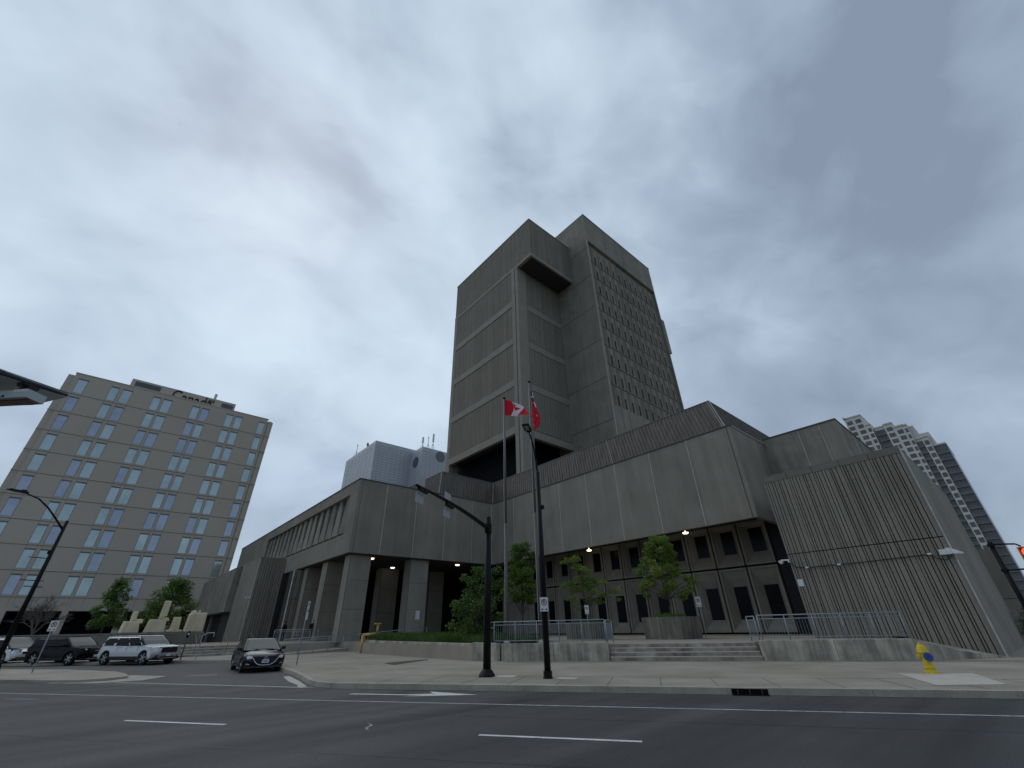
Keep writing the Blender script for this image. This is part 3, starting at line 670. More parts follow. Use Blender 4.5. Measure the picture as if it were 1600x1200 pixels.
def text_mesh(s, size, name, mk_, parent, loc, rot, ext=.02, world_off=None):
    cu = bpy.data.curves.new(name, 'FONT'); cu.body = s; cu.size = size; cu.extrude = ext
    o = bpy.data.objects.new(name+'_c', cu); C.objects.link(o)
    dg = bpy.context.evaluated_depsgraph_get(); dg.update()
    me = bpy.data.meshes.new_from_object(o.evaluated_get(dg)); bpy.data.objects.remove(o)
    xs = [v.co.x for v in me.vertices]; ys = [v.co.y for v in me.vertices]
    ob = bpy.data.objects.new(name, me); me.materials.clear(); me.materials.append(M[mk_]); C.objects.link(ob)
    ob.parent = parent; ob.location = Vector(loc)-ORG.get(parent.name, Vector()); ob.rotation_euler = rot
    return ob, (min(xs), max(xs), min(ys), max(ys))
t_, bb = text_mesh('Canada', 2.9, 'wordmark', 'sign_black', oz, (-4.1, 112.9, 47.62), (PI/2, 0, 0), .05)
t_.scale = (7.7/(bb[1]-bb[0]), 2.75/(bb[3]-bb[2]), 1)
fl = MB(); fl.box(2.9, 3.15, 112.8, 112.9, 49.3, 50.0); fl.box(3.75, 4.0, 112.8, 112.9, 49.3, 50.0); fl.box(3.3, 3.6, 112.8, 112.9, 49.45, 49.85); fl.build('wordmark_flag', 'sign_red', oz)

# ---------------------------------------------------------------- pale panelled building with round windows
pb = thing('panelled_building', 'pale blue-grey metal panelled building with round windows beyond the courthouse roof', 'building', (60, 130, 0))
b = MB()
def panelblock(b, x0, x1, y0, y1, z1, pw=1.6, ph=.9):
    b.box(x0, x1, y0, y1, 10, z1)
    z = z1-1.6; r = 0
    while z > z1-18:
        b.box(x0-.03, x1, y0-.03, y0-.001, z, z+.07, 1); b.box(x0-.03, x0-.001, y0, y1, z, z+.07, 1)
        z -= ph
    k = int((x1-x0)/pw)
    for i in range(1, k): b.box(x0+i*pw, x0+i*pw+.04, y0-.025, y0-.001, z1-18, z1-1.6, 1)
    k = int((y1-y0)/(pw*2))
    for i in range(1, k): b.box(x0-.025, x0-.001, y0+i*pw*2, y0+i*pw*2+.04, z1-18, z1-1.6, 1)
panelblock(b, 51.8, 69.0, 130, 156, 57.6)
panelblock(b, 65.4, 82.0, 122, 130, 56.2)
b.build('wall', ['panel_white', 'panel_joint'], pb)
def disc(b, c, r, ax, m=0, n=28, ell=1.):
    v = [c]+[(c[0]+(math.cos(2*PI*i/n)*r if ax == 'Y' else 0), c[1]+(math.cos(2*PI*i/n)*r if ax == 'X' else 0), c[2]+math.sin(2*PI*i/n)*r*ell) for i in range(n)]
    b.add(v, [(0,i+1,(i+1) % n+1) for i in range(n)], m)
for c, ax in (((65.36,126.1,51.6),'X'), ((72.6,121.96,54.0),'Y')):
    b = MB(); disc(b, c, 1.95, ax)
    for k in (-1, -.35, .35, 1):
        h_ = math.sqrt(1.95**2-k*k)-.05
        if ax == 'X': b.box(c[0]-.05, c[0]-.01, c[1]+k-.04, c[1]+k+.04, c[2]-h_, c[2]+h_, 1)
        else: b.box(c[0]+k-.04, c[0]+k+.04, c[1]-.05, c[1]-.01, c[2]-h_, c[2]+h_, 1)
    b.build('round_window', ['round_glass', 'panel_joint'], pb)
def antenna(x, y, z, h_, kind, label):
    t = thing('roof_antenna', label, 'antenna', (x,y,z), 0, 'rooftop antennas')
    MB().tube((x,y,z), (x,y,z+h_), .08).build('mast', 'pole_grey', t)
    b = MB()
    for dx in (-.9, .9): b.tube((x+dx,y,z), (x,y,z+h_*.45), .05)
    b.build('stay', 'pole_grey', t)
    b = MB()
    if kind: b.box(x-.28, x+.28, y-.2, y+.2, z+h_*.55, z+h_*1.15)
    else: b.lathe([(.05,0),(.22,.1),(.22,.5),(.05,.6)], (x,y,z+h_-.3))
    b.build('radome', 'white_plastic', t)
antenna(66.3, 124, 56.2, 3.8, 1, 'left panel antenna of the trio above the round window')
antenna(67.9, 123, 56.2, 4.3, 0, 'middle thin antenna of the trio above the round window')
antenna(69.6, 122.6, 56.2, 5.2, 1, 'tallest right panel antenna of the trio beside the courthouse tower')
antenna(52.6, 149, 57.6, 4.4, 0, 'lone thin antenna at the left end of the panelled roof')
t = thing('satellite_dish', 'small dish and bracket on the left edge of the panelled roof', 'antenna', (52.0,138,57.6))
MB().tube((52.0,138,57.6), (52.0,138,59.2), .06).build('mast', 'pole_grey', t)
MB().lathe([(.02,0),(.5,.12),(.8,.35)], (51.9,138,58.6), 14, axis=Matrix.Rotation(1.2,3,'Y')).build('dish', 'pole_grey', t)

# ---------------------------------------------------------------- stepped apartment tower, far right (stands at X = 250)
ap = thing('apartment_tower', 'tall stepped apartment tower with white framed windows and dark balconies, far right', 'building', (250, 20, 0))
KX = 250/150.
def hz(z): return (z-1.7)*KX+1.7
segs = [(20.46,16.38,53.4,'w',2), (16.38,15.2,50.0,'w',1), (15.0,12.7,48.6,'b',1), (12.7,10.73,48.8,'w',1), (10.73,8.9,47.4,'w',1), (8.9,8.1,47.3,'w',1), (8.1,6.68,43.0,'b',1), (6.68,5.35,43.0,'w',1), (5.35,2.85,40.3,'bb',1)]
ST = 2.9; b = MB(); win = []; bal = []
xf = 250.
wl = MB(); slab = MB()
for i, (ya, yb, zt, kind, nw) in enumerate(segs):
    Y1, Y0 = ya*KX, yb*KX; Z = hz(zt); fx = xf+(.9 if kind[0] == 'b' else 0)
    wl.box(fx, 275, Y0+.001*i, Y1, 0, Z, 0 if kind != 'bb' else 2)
    wl.box(fx-.4, 275, Y0-.1, Y1+.1, Z, Z+.5+.02*i, 0)
    k = 0; z = Z-1.0-ST*1.0
    while z > 4 and k < 26:
        if kind == 'w':
            ww = (Y1-Y0)/nw
            for j in range(nw):
                ym = Y0+ww*(j+.5); hw = min(ww*.33, 1.15)
                win.append((fx-.12, ym-hw, ym+hw, z+.5, z+2.3))
        elif kind == 'b':
            ww = (Y1-Y0)/max(1, round((Y1-Y0)/3))
            for j in range(max(1, round((Y1-Y0)/3))): bal.append((fx-.10, Y0+ww*j+.15, Y0+ww*(j+1)-.15, z+.15, z+2.75))
            MB().box(fx-1.0, fx, Y0+.1, Y1-.1, z-.02, z+.12).build('balcony_slab', 'apt_slab', ap)
        elif kind == 'bw':
            win.append((fx-1.12, Y0+.35, Y0+2.35, z+.5, z+2.3)); bal.append((fx-.10, Y0+.2+2.7, Y1-.05, z+.15, z+2.75)); pass
        else:
            bal.append((fx-.10, Y0+.1, Y1-.1, z+.15, z+2.75)); MB().box(fx-.8, fx, Y0, Y1-.05, z-.02, z+.12).build('balcony_slab', 'apt_slab', ap)
        z -= ST; k += 1
# white framed window column standing proud on the stepped end
wl.box(253, 275, 7.05*KX, 8.1*KX, 0, hz(47.3)); wl.box(253, 275, 4.8*KX, 7.05*KX, 0, hz(44.6))
wl.build('wall', ['apt_wall', 'apt_slab', 'apt_dark'], ap)
win.sort(key=lambda q: -q[3])
for (x, y0, y1, z0, z1) in win[:100]:
    MB().box(x, x+.05, y0, y1, z0, z1).build('window', 'apt_dark', ap)
if win[100:]:
    b = MB()
    for (x, y0, y1, z0, z1) in win[100:]: b.box(x, x+.05, y0, y1, z0, z1)
    o = b.build('lower_windows', 'apt_dark', ap); o['kind'] = 'stuff'
bal.sort(key=lambda q: -q[3])
for (x, y0, y1, z0, z1) in bal[:90]:
    q = MB().box(x, x+.05, y0, y1, z0, z1); q.box(x-.62, x-.58, y0, y1, z0, z0+.95, 1); q.build('balcony', ['apt_dark', 'apt_dark'], ap)
b = MB(); b.box(249, 262, 20.46*KX-.5, 20.46*KX+.3, hz(53.4), hz(53.4)+1.0); b.build('roof_cap', 'apt_wall', ap)

# ---------------------------------------------------------------- planters, trees, planting
def planter(x0, x1, y0, y1, z1, label):
    t = thing('planter', label, 'planter', ((x0+x1)/2, (y0+y1)/2, ZP), 0, 'concrete planters in front of the window wall')
    b = MB(); c = .16
    pl = [(x0+c,y0),(x1-c,y0),(x1,y0+c),(x1,y1-c),(x1-c,y1),(x0+c,y1),(x0,y1-c),(x0,y0+c)]
    n_ = 8; ins = [(x+(.22 if x < (x0+x1)/2 else -.22), y+(.22 if y < (y0+y1)/2 else -.22)) for x, y in pl]
    bt_ = [(x+(.06 if x < (x0+x1)/2 else -.06), y+(.06 if y < (y0+y1)/2 else -.06)) for x, y in pl]
    v = [(x,y,ZP-.02) for x,y in bt_]+[(x,y,z1) for x,y in pl]+[(x,y,z1) for x,y in ins]+[(x,y,z1-.15) for x,y in ins]
    f = []
    for k in range(8):
        j = (k+1) % 8; f += [(k,j,8+j,8+k), (8+k,8+j,16+j,16+k), (16+k,16+j,24+j,24+k)]
    b.add(v, f); b.box(x0-.004, x0+.01, (y0+y1)/2-.02, (y0+y1)/2+.02, ZP+.02, z1-.02, 1); b.box((x0+x1)/2-.02, (x0+x1)/2+.02, y0-.004, y0+.01, ZP+.02, z1-.02, 1)
    b.build('tub', ['planter', 'joint_dark'], t)
    s = MB(); s.add([(x,y,z1-.14) for x,y in ins], [tuple(range(8))]); s.build('soil', 'soil', t)
    return t
planter(24.4, 27.0, 20.7, 23.0, 1.9, 'weathered concrete planter half hidden by the middle railing, holding the drooping tree')
planter(26.6, 29.3, 15.4, 18.2, 2.06, 'weathered concrete planter at the top of the front steps, holding the round tree')

def leafmesh(b, centres, n_per, spread, size, seed, droop=0., flat=.55, mats=2):
    rnd = random.Random(seed)
    for (cx_, cy_, cz_, r) in centres:
        k = int(n_per*2.4*r*r)
        mi0 = 0 if rnd.random() < .62 else 1
        for _ in range(k):
            while True:
                p = Vector((rnd.uniform(-1,1), rnd.uniform(-1,1), rnd.uniform(-1,1)))
                if p.length < 1: break
            p *= (p.length**.25 if p.length > 0 else 1)
            q = Vector((cx_, cy_, cz_))+Vector((p.x*r, p.y*r, p.z*r*flat-droop*r*(p.x**2+p.y**2)))
            s_ = size*rnd.uniform(.6, 1.35)
            d = Vector((rnd.gauss(0,1), rnd.gauss(0,1), rnd.gauss(-.3,.5))).normalized()
            nn = Vector((rnd.gauss(0,.6), rnd.gauss(0,.6), 1)).normalized(); sd_ = d.cross(nn).normalized()
            a = q-d*s_*.9; c = q+d*s_*.9
            b.add([a, q+sd_*s_*.42, c, q-sd_*s_*.42], [(0,1,2,3)], mi0 if rnd.random() < .8 else 1-mi0)
def limbs(b, base, top, nodes_, r0, seed, n=8):
    rnd = random.Random(seed)
    base = Vector(base); top = Vector(top); k = 6; pts = []
    for i in range(k+1):
        u = i/k; p = base.lerp(top, u); p += Vector((rnd.gauss(0,.04), rnd.gauss(0,.04), 0))*(1 if 0 < i else 0); pts.append(p)
    for i in range(k): b.tube(pts[i], pts[i+1], r0*(1-.75*i/k), r0*(1-.75*(i+1)/k), n)
    for (x, y, z, r) in nodes_:
        c = Vector((x, y, z)); u = max(.25, min(.95, (z-base.z)/(top.z-base.z)-.25)); s = base.lerp(top, u)
        mid = s.lerp(c, .5)+Vector((0,0,.12*(c-s).length*.5))
        rr = r0*(1-.75*u)*.55
        b.tube(s, mid, rr, rr*.6, 5, cap=False); b.tube(mid, c, rr*.6, rr*.18, 5, cap=False)
        for _ in range(3):
            e_ = c+Vector((rnd.uniform(-1,1)*r, rnd.uniform(-1,1)*r, rnd.uniform(-.4,.5)*r)); b.tube(mid.lerp(c,.7), e_, rr*.25, rr*.08, 4, cap=False)
def tree(name, label, cat, base, top, nodes_, r0, leafm, dens, size, seed, droop=0., flat=.6, group=None):
    t = thing(name, label, cat, base, 0, group)
    b = MB(); limbs(b, base, top, nodes_, r0, seed); b.build('trunk', 'bark', t, smooth=True)
    b = MB(); leafmesh(b, nodes_, dens, 1, size, seed, droop, flat); b.build('crown', leafm, t)
    return t
def ring_nodes(cx_, cy_, z0, z1, R, n_, seed, r=.55, shape=None):
    rnd = random.Random(seed); out_ = []
    for i in range(n_):
        u = (i+.5)/n_; z = z0+(z1-z0)*u; a = i*2.4+rnd.uniform(-.4,.4)
        rad = R*(shape(u) if shape else math.sin(PI*min(.97, u*.8+.15)))*rnd.uniform(.35, 1.0)
        out_.append((cx_+math.cos(a)*rad, cy_+math.sin(a)*rad, z, r*rnd.uniform(.7, 1.25)))
    return out_
# view directions used only to lay out left/right spread sensibly: the street runs across the picture
# round maple in planter two
nd = ring_nodes(28.0, 16.7, 3.2, 7.0, 1.75, 46, 3, .42, lambda u: (1.05 if u < .4 else 1.1-1.1*(u-.35)))
tree('small_tree', 'small round-crowned green tree in the planter at the top of the steps', 'tree', (28.0,16.8,1.95), (28.0,16.7,6.4), nd, .07, ['leaf', 'leaf_yellow'], 300, .11, 5, flat=.6)
# drooping open tree in planter one
c0 = Vector((25.6, 21.9)); lat = Vector((.66, -.75))     # across
nd = []
rnd = random.Random(21)
def NL(u, z, r, dpt=0.): p = c0+lat*u+Vector((.75,.66))*dpt; nd.append((p.x, p.y, z, r))
for u, z, r in ((-.95,5.9,.45), (-.4,6.1,.5), (-1.3,5.85,.35), (-.3,5.5,.55), (.1,5.2,.6), (.45,4.75,.6), (-.2,4.7,.55), (.9,4.45,.55), (-.9,4.4,.5), (-1.4,4.15,.35), (1.4,4.35,.4), (.2,4.15,.7), (-.5,4.0,.55), (.8,3.75,.55), (1.5,3.6,.5), (2.1,3.75,.4), (2.6,3.95,.3), (-.8,3.4,.45), (-.6,3.0,.35), (.5,3.3,.5), (1.1,3.2,.4), (-.5,2.7,.25), (2.3,3.2,.25)):
    NL(u, z, r, rnd.uniform(-.8,.8))
tree('drooping_tree', 'young tree with drooping yellow-green branches behind the lamp post', 'tree', (25.7,21.9,1.8), (25.5,22.0,5.6), nd, .055, ['leaf_yellow', 'leaf'], 260, .10, 22, droop=.35, flat=.4)
# tall narrow tree between the flagpoles
nd = ring_nodes(21.0, 23.4, 3.1, 6.8, 1.15, 32, 9, .52, lambda u: (1.15 if u < .35 else 1.15-.6*(u-.3) if u < .75 else .85-.8*(u-.75)))
tree('narrow_tree', 'upright dark green tree with layered leaves standing between the two flagpoles', 'tree', (21.0,23.4,.85), (21.0,23.4,6.7), nd, .06, ['leaf', 'leaf_dark'], 300, .11, 10, flat=.45)
# big shrub
nd = ring_nodes(17.9, 24.3, 1.0, 3.3, 1.35, 26, 14, .55, lambda u: 1.1) + [(17.9+.66*u, 24.3-.75*u, z, r) for u, z, r in ((.7,4.6,.5), (.2,4.9,.5), (1.0,4.0,.5), (-.2,4.3,.6), (-.9,4.6,.35), (.5,3.8,.6), (-.4,3.7,.6), (1.3,4.9,.45), (1.5,4.2,.45), (-.2,5.0,.35), (-1.3,3.0,.4), (1.2,3.3,.5))]
tree('large_shrub', 'large leafy shrub at the end of the garden wall, behind the traffic signal pole', 'shrub', (17.9,24.3,.9), (17.9,24.3,4.3), nd, .07, ['leaf_dark', 'leaf'], 300, .09, 15, flat=.75)
# planting in planters and bed
def tuft(name, label, cat, c, rx_, ry_, h_, n_, m_, seed, parent=None, lean=.35, wd=.012, kind=None):
    rnd = random.Random(seed); b = MB()
    for _ in range(n_):
        a = rnd.uniform(0, 2*PI); rr = math.sqrt(rnd.random()); x = c[0]+math.cos(a)*rx_*rr; y = c[1]+math.sin(a)*ry_*rr
        hh = h_*rnd.uniform(.5, 1.1)*(1-.35*rr); dx, dy = rnd.gauss(0, lean)*hh, rnd.gauss(0, lean)*hh; t_ = rnd.uniform(0, PI); ux, uy = math.cos(t_)*wd, math.sin(t_)*wd
        b.add([(x-ux,y-uy,c[2]), (x+ux,y+uy,c[2]), (x+dx*.4+ux,y+dy*.4+uy,c[2]+hh*.6), (x+dx,y+dy,c[2]+hh), (x+dx*.4-ux,y+dy*.4-uy,c[2]+hh*.6)], [(0,1,2,4),(4,2,3)])
    o = b.build(name, m_)
    return tag(o, label, cat, kind=kind)
tuft('planter_grass', 'low grassy plants topping the planter at the head of the steps', 'plant', (27.9,16.8,1.95), 1.0, 1.0, .42, 900, 'leaf', 31, wd=.02)
tuft('planter_grass', 'dark low plants topping the planter behind the middle railing', 'plant', (25.7,21.9,1.78), 1.0, .9, .38, 700, 'leaf_dark', 32, wd=.02)
tuft('clump_grass', 'clump of grass on the plaza behind the middle railing, beside the left flagpole', 'plant', (19.6,20.8,.85), .9, .6, .55, 700, 'leaf_dark', 33, wd=.02)
b = MB(); b.add([(16.6,37.0,.95),(16.15,22.5,.9),(17.5,21.2,.9),(22.6,22.0,.9),(24.0,30,1.05),(24,38,1.15),(18,38,1.05)], [tuple(range(7))]); b.build('bed_soil', 'soil')['kind'] = 'structure'
rnd = random.Random(40); b = MB()
for _ in range(15000):
    y = rnd.uniform(21.8, 37.5); x = 16.3+(y-22)*.03+rnd.random()**1.5*(6 if y > 24 else 3); hh = rnd.uniform(.22, .5); z = .95+.01*(y-22)
    dx, dy = rnd.gauss(0,.12), rnd.gauss(0,.12); t_ = rnd.uniform(0,PI); ux, uy = math.cos(t_)*.014, math.sin(t_)*.014
    b.add([(x-ux,y-uy,z),(x+ux,y+uy,z),(x+dx,y+dy,z+hh)], [(0,1,2)])
tag(b.build('grass', 'grass'), 'long unmown grass in the bed on top of the garden wall', 'grass', kind='stuff')

for q, (x, y, r_) in enumerate(((18.2, 33.5, .5), (20.0, 30.0, .6), (17.6, 28.6, .45), (18.8, 36.0, .4))):
    tuft('bed_plant', ['broad low leafy plant in the grass bed near the yellow pipe', 'broad leafy plant at the back of the grass bed below the notice column', 'small leafy plant in the grass bed close to the large shrub', 'leafy plant at the far end of the grass bed behind the yellow pipe'][q], 'plant', (x, y, .98), r_*1.3, r_, .62, 420, 'leaf_dark', 70+q, wd=.04, lean=.5)

# ---------------------------------------------------------------- flagpoles and flags
def flagpole(x, y, h_, label):
    t = thing('flagpole', label, 'flagpole', (x,y,ZP), 0, 'flagpoles on the plaza')
    b = MB(); b.tube((x,y,ZP), (x,y,h_*.45), .115, .10, 14); b.tube((x,y,h_*.45), (x,y,h_), .10, .045, 14); b.build('pole', 'pole_grey', t, smooth=True)
    b = MB(); b.lathe([(.2,0),(.2,.12),(.12,.2)], (x,y,ZP-.01), 16); b.build('base_collar', 'alu', t)
    b = MB(); b.lathe([(.02,-.02),(.10,.0),(.13,.04),(.10,.09),(.02,.12)], (x,y,h_), 14); b.build('finial', 'black_paint', t, smooth=True)
    b = MB(); b.tube((x-.13,y,1.9), (x-.10,y,h_-.05), .008, n=4); b.build('halyard', 'white_plastic', t)
flagpole(18.0, 21.45, 16.75, 'left flagpole of the two, the shorter one carrying the red and white maple leaf flag')
flagpole(19.45, 20.15, 18.15, 'right flagpole of the two, directly behind the street lamp, carrying the limp red flag')
# maple leaf flag, blown to the right, folded end
def cloth(nu, nv, fn, col, name, label, mats, thick=.01):
    b = MB(); v = [fn(i/nu, j/nv) for j in range(nv+1) for i in range(nu+1)]
    o = len(v); f = []; ms = []
    for j in range(nv):
        for i in range(nu):
            a = j*(nu+1)+i; f.append((a,a+1,a+nu+2,a+nu+1)); ms.append(col((i+.5)/nu, (j+.5)/nv))
    b.v = [tuple(p) for p in v]; b.f = f; b.m = ms
    ob = b.build(name, mats, smooth=True); sm = ob.modifiers.new('solid', 'SOLIDIFY'); sm.thickness = thick
    return tag(ob, label, 'flag')
leafpoly = [(0,.46),(.07,.33),(.16,.37),(.12,.13),(.22,.23),(.25,.18),(.38,.20),(.33,.07),(.38,.02),(.20,-.15),(.22,-.22),(.03,-.19),(.03,-.42)]
leafpoly = leafpoly+[(-x,y) for x,y in leafpoly[::-1]]
def inpoly(x, y, P_):
    c = False; j = len(P_)-1
    for i in range(len(P_)):
        if (P_[i][1] > y) != (P_[j][1] > y) and x < (P_[j][0]-P_[i][0])*(y-P_[i][1])/(P_[j][1]-P_[i][1])+P_[i][0]: c = not c
        j = i
    return c
def f1(u, v):   # v 0 bottom .. 1 top ; hoist at u=0
    L_ = u*2.1; x = 18.0+.12+L_*.50-.13*math.sin(u*11+v*3); y = 21.45-L_*.58+.16*math.sin(u*11+v*3)
    tw = u*u
    z = 15.33+v*1.3-(.10*u)-tw*(v-.45)*.95-tw*.35+.07*math.sin(u*12+v*2)
    x += tw*(v-.5)*.25; y += tw*(v-.5)*.25
    return (x,y,z)
cloth(60, 36, f1, lambda u, v: 0 if (u < .27 or u > .73 or inpoly((u-.5)*2.0, (v-.5), leafpoly)) else 1, 'flag', 'waving red and white maple leaf flag on the shorter left flagpole', ['flag_red', 'flag_white'])
def f2(u, v):   # hanging limp: gathered folds, fly end drops
    z = 17.25+(v-1)*1.25-u*2.0*(.97 if v > .5 else .9)+(v-.5)*.3
    ph = u*5+v*9; wv = .10+.26*math.sin(PI*min(1,u*1.05))*(.35+.65*u)
    spread = .05+.34*(math.sin(PI*min(1.,max(0.,u)))**1.2)*(u**.6)
    x = 19.45+.10+.66*(spread*(1.25-v)*1.5)+.07*math.sin(ph*2); y = 20.15-.10-.75*(spread*(1.25-v)*1.5)+.09*math.cos(ph*2)
    return (x,y,z)
def c2(u, v):
    if u < .48 and v > .5:
        a = abs((v-.75)-(u-.24)*.5); d = abs((v-.75)+(u-.24)*.5); e_ = min(abs(v-.75), abs(u-.24)*.6)
        if e_ < .03: return 0
        if e_ < .05 or min(a,d) < .03: return 1
        return 2
    if (u-.74)**2*2+(v-.42)**2 < .004: return 1
    return 0
cloth(50, 40, f2, c2, 'flag', 'limp mostly red flag with a small crossed corner hanging from the taller right flagpole', ['flag_red', 'flag_white', 'flag_blue'])

# ---------------------------------------------------------------- street poles
def V3(p, z): return (p[0], p[1], z)
# traffic signal pole with its mast arm over the road
tp_ = (11.37, 14.72)
t = thing('signal_pole', 'thick black pole with a long mast arm over the road carrying pale blank plates', 'traffic pole', V3(tp_,.15))
b = MB(); b.tube(V3(tp_,.15), V3(tp_,5.78), .148, .122, 18); b.lathe([(.11,0),(.11,.12),(.02,.16)], V3(tp_,5.72), 16); b.build('pole', 'black_paint', t, smooth=True)
b = MB(); b.lathe([(.30,0),(.30,.05),(.25,.12),(.19,.2),(.15,.24)], V3(tp_,.14), 18)
for a in range(4):
    c = math.cos(a*PI/2+.4)*.2; s = math.sin(a*PI/2+.4)*.2; b.tube((tp_[0]+c,tp_[1]+s,.15), (tp_[0]+c,tp_[1]+s,.28), .025, n=6)
b.build('base', 'black_paint', t)
dirn = -RN
def AR(u, z): return (tp_[0]+dirn.x*u, tp_[1]+dirn.y*u, z)
b = MB(); k = 10
for i in range(k): b.tube(AR(.08+6.5*i/k, 5.38+.12*math.sin(i/k*PI*.85)-.02*i/k), AR(.08+6.5*(i+1)/k, 5.38+.12*math.sin((i+1)/k*PI*.85)-.02*(i+1)/k), .09-.05*i/k, .09-.05*(i+1)/k, 12, cap=(i == k-1))
b.build('mast_arm', 'black_paint', t, smooth=True)
b = MB(); b.lathe([(.15,0),(.15,.36)], V3(tp_,5.2), 14); b.obox((tp_[0]-.14,tp_[1]-.10,5.38), (.05,.03,0), (-.05,.07,0), (0,0,.16)); b.obox((tp_[0]+.16,tp_[1]+.05,5.3), (.03,0,0), (0,.05,0), (0,0,.12)); b.build('clamp', 'black_paint', t)
b = MB(); b.obox((tp_[0]-.13,tp_[1]-.03,1.35), (.012,.02,0), (-.03,.04,0), (0,0,.1)); b.build('push_button', 'black_paint', t)
for u in (6.15, 4.12):
    for dz, hh in ((.23,.16), (-.30,.15)):
        c = Vector(AR(u, 5.44+dz)); b = MB(); b.obox(c+Vector((RS.x*-.09, RS.y*-.09, 0)), Vector((RN.x*.25, RN.y*.25, 0)), Vector((RS.x*.008, RS.y*.008, 0)), Vector((0,0,hh))); b.build('plate', 'plate_grey', t)
    c = Vector(AR(u, 5.38)); b = MB(); b.obox(c, Vector((RN.x*.27, RN.y*.27, 0)), Vector((RS.x*.05, RS.y*.05, 0)), Vector((0,0,.06))); b.build('bracket', 'black_paint', t)
# street lamp
lp = (12.28, 12.46)
t = thing('street_lamp', 'tall black street lamp carrying a no parking sign, right of the signal pole', 'street lamp', V3(lp,.15))
b = MB(); b.tube(V3(lp,.15), V3(lp,7.45), .115, .085, 16); b.build('pole', 'black_paint', t, smooth=True)
b = MB(); b.lathe([(.17,0),(.17,.04),(.15,.05),(.15,.22),(.10,.24)], V3(lp,.14), 8); b.build('base', 'black_paint', t)
def LR(u, z): return (lp[0]+dirn.x*u, lp[1]+dirn.y*u, z)
b = MB(); b.path([LR(.0,7.05), LR(.06,7.5), LR(.22,7.95), LR(.5,8.35), LR(.9,8.65), LR(1.35,8.83)], [.045,.042,.04,.037,.034,.03], 10); b.build('arm', 'black_paint', t, smooth=True)
b = MB(); c = Vector(LR(1.62,8.87)); D_ = Vector((dirn.x,dirn.y,.08)).normalized(); S_ = Vector((RS.x,RS.y,0)); U_ = D_.cross(S_).normalized()
b.obox(c, D_*.30, S_*.15, U_*.025); b.obox(c-D_*.28, D_*.10, S_*.09, U_*.045)
b.obox(c+U_*(.035 if U_.z > 0 else -.035)-D_*.05, D_*.16, S_*.10, U_*.02); b.build('lamp_head', 'black_paint', t, bevel=.01)
zz = -.030 if U_.z > 0 else .030
b = MB(); b.obox(c+U_*zz+D_*.10, D_*.10, S_*.09, U_*.006); b.obox(c+U_*zz-D_*.12, D_*.08, S_*.07, U_*.006); b.build('lens', 'galv', t)
b = MB(); b.lathe([(.02,-.08),(.07,-.05),(.07,.08),(.02,.1)], (lp[0]+.1,lp[1]-.1,5.95), 10); b.tube((lp[0],lp[1],4.05), (lp[0]+.02,lp[1]-.02,4.05), .1, n=14); b.build('sensor', 'black_paint', t)
def no_parking(t, c, nrm, w_, h_):
    nrm = Vector(nrm).normalized(); sx = Vector((0,0,1)).cross(nrm).normalized(); c = Vector(c)
    b = MB(); b.obox(c, sx*w_/2, nrm*.006, Vector((0,0,h_/2))); s = b.build('sign', 'white_sign', t)
    b = MB(); R = w_*.36; cc = c+Vector((0,0,h_*.14))+nrm*.009; k = 20
    for i in range(k):
        a0, a1 = 2*PI*i/k, 2*PI*(i+1)/k; P_ = lambda a, r: cc+sx*math.cos(a)*r+Vector((0,0,math.sin(a)*r))
        b.quad(P_(a0,R), P_(a1,R), P_(a1,R*.76), P_(a0,R*.76))
    d = (sx-Vector((0,0,1))).normalized(); e_ = (sx+Vector((0,0,1))).normalized()
    b.quad(cc+d*R*.9+e_*R*.1, cc+d*R*.9-e_*R*.1, cc-d*R*.9-e_*R*.1, cc-d*R*.9+e_*R*.1); b.build('prohibition_ring', 'sign_red', t)
    b = MB(); cc2 = cc-nrm*.001   # letter P
    def Q(x0, x1, z0, z1): b.quad(cc2+sx*x0*R+Vector((0,0,z0*R)), cc2+sx*x1*R+Vector((0,0,z0*R)), cc2+sx*x1*R+Vector((0,0,z1*R)), cc2+sx*x0*R+Vector((0,0,z1*R)))
    Q(-.32,-.12,-.55,.55); Q(-.12,.3,.37,.55); Q(-.12,.3,-.08,.1); Q(.16,.34,.1,.37)
    zc = c+Vector((0,0,-h_*.36))+nrm*.009
    for sg in (-1,1):
        b.quad(zc+sx*sg*w_*.1+Vector((0,0,-.012)), zc+sx*sg*w_*.26+Vector((0,0,-.012)), zc+sx*sg*w_*.26+Vector((0,0,.012)), zc+sx*sg*w_*.1+Vector((0,0,.012)))
        b.add([zc+sx*sg*w_*.24+Vector((0,0,-.04)), zc+sx*sg*w_*.40, zc+sx*sg*w_*.24+Vector((0,0,.04))], [(0,1,2)])
    b.build('lettering', 'sign_black', t)
sgn = Vector((lp[0], lp[1], 2.40))+Vector((-.085,-.075,0)); no_parking(t, sgn, (-.62,-.78,0), .30, .46)
b = MB(); b.obox(Vector((lp[0]+.02,lp[1]-.05,2.40)), (.05,-.06,0), (.01,.01,0), (0,0,.2)); b.build('sign_bracket', 'black_paint', t)
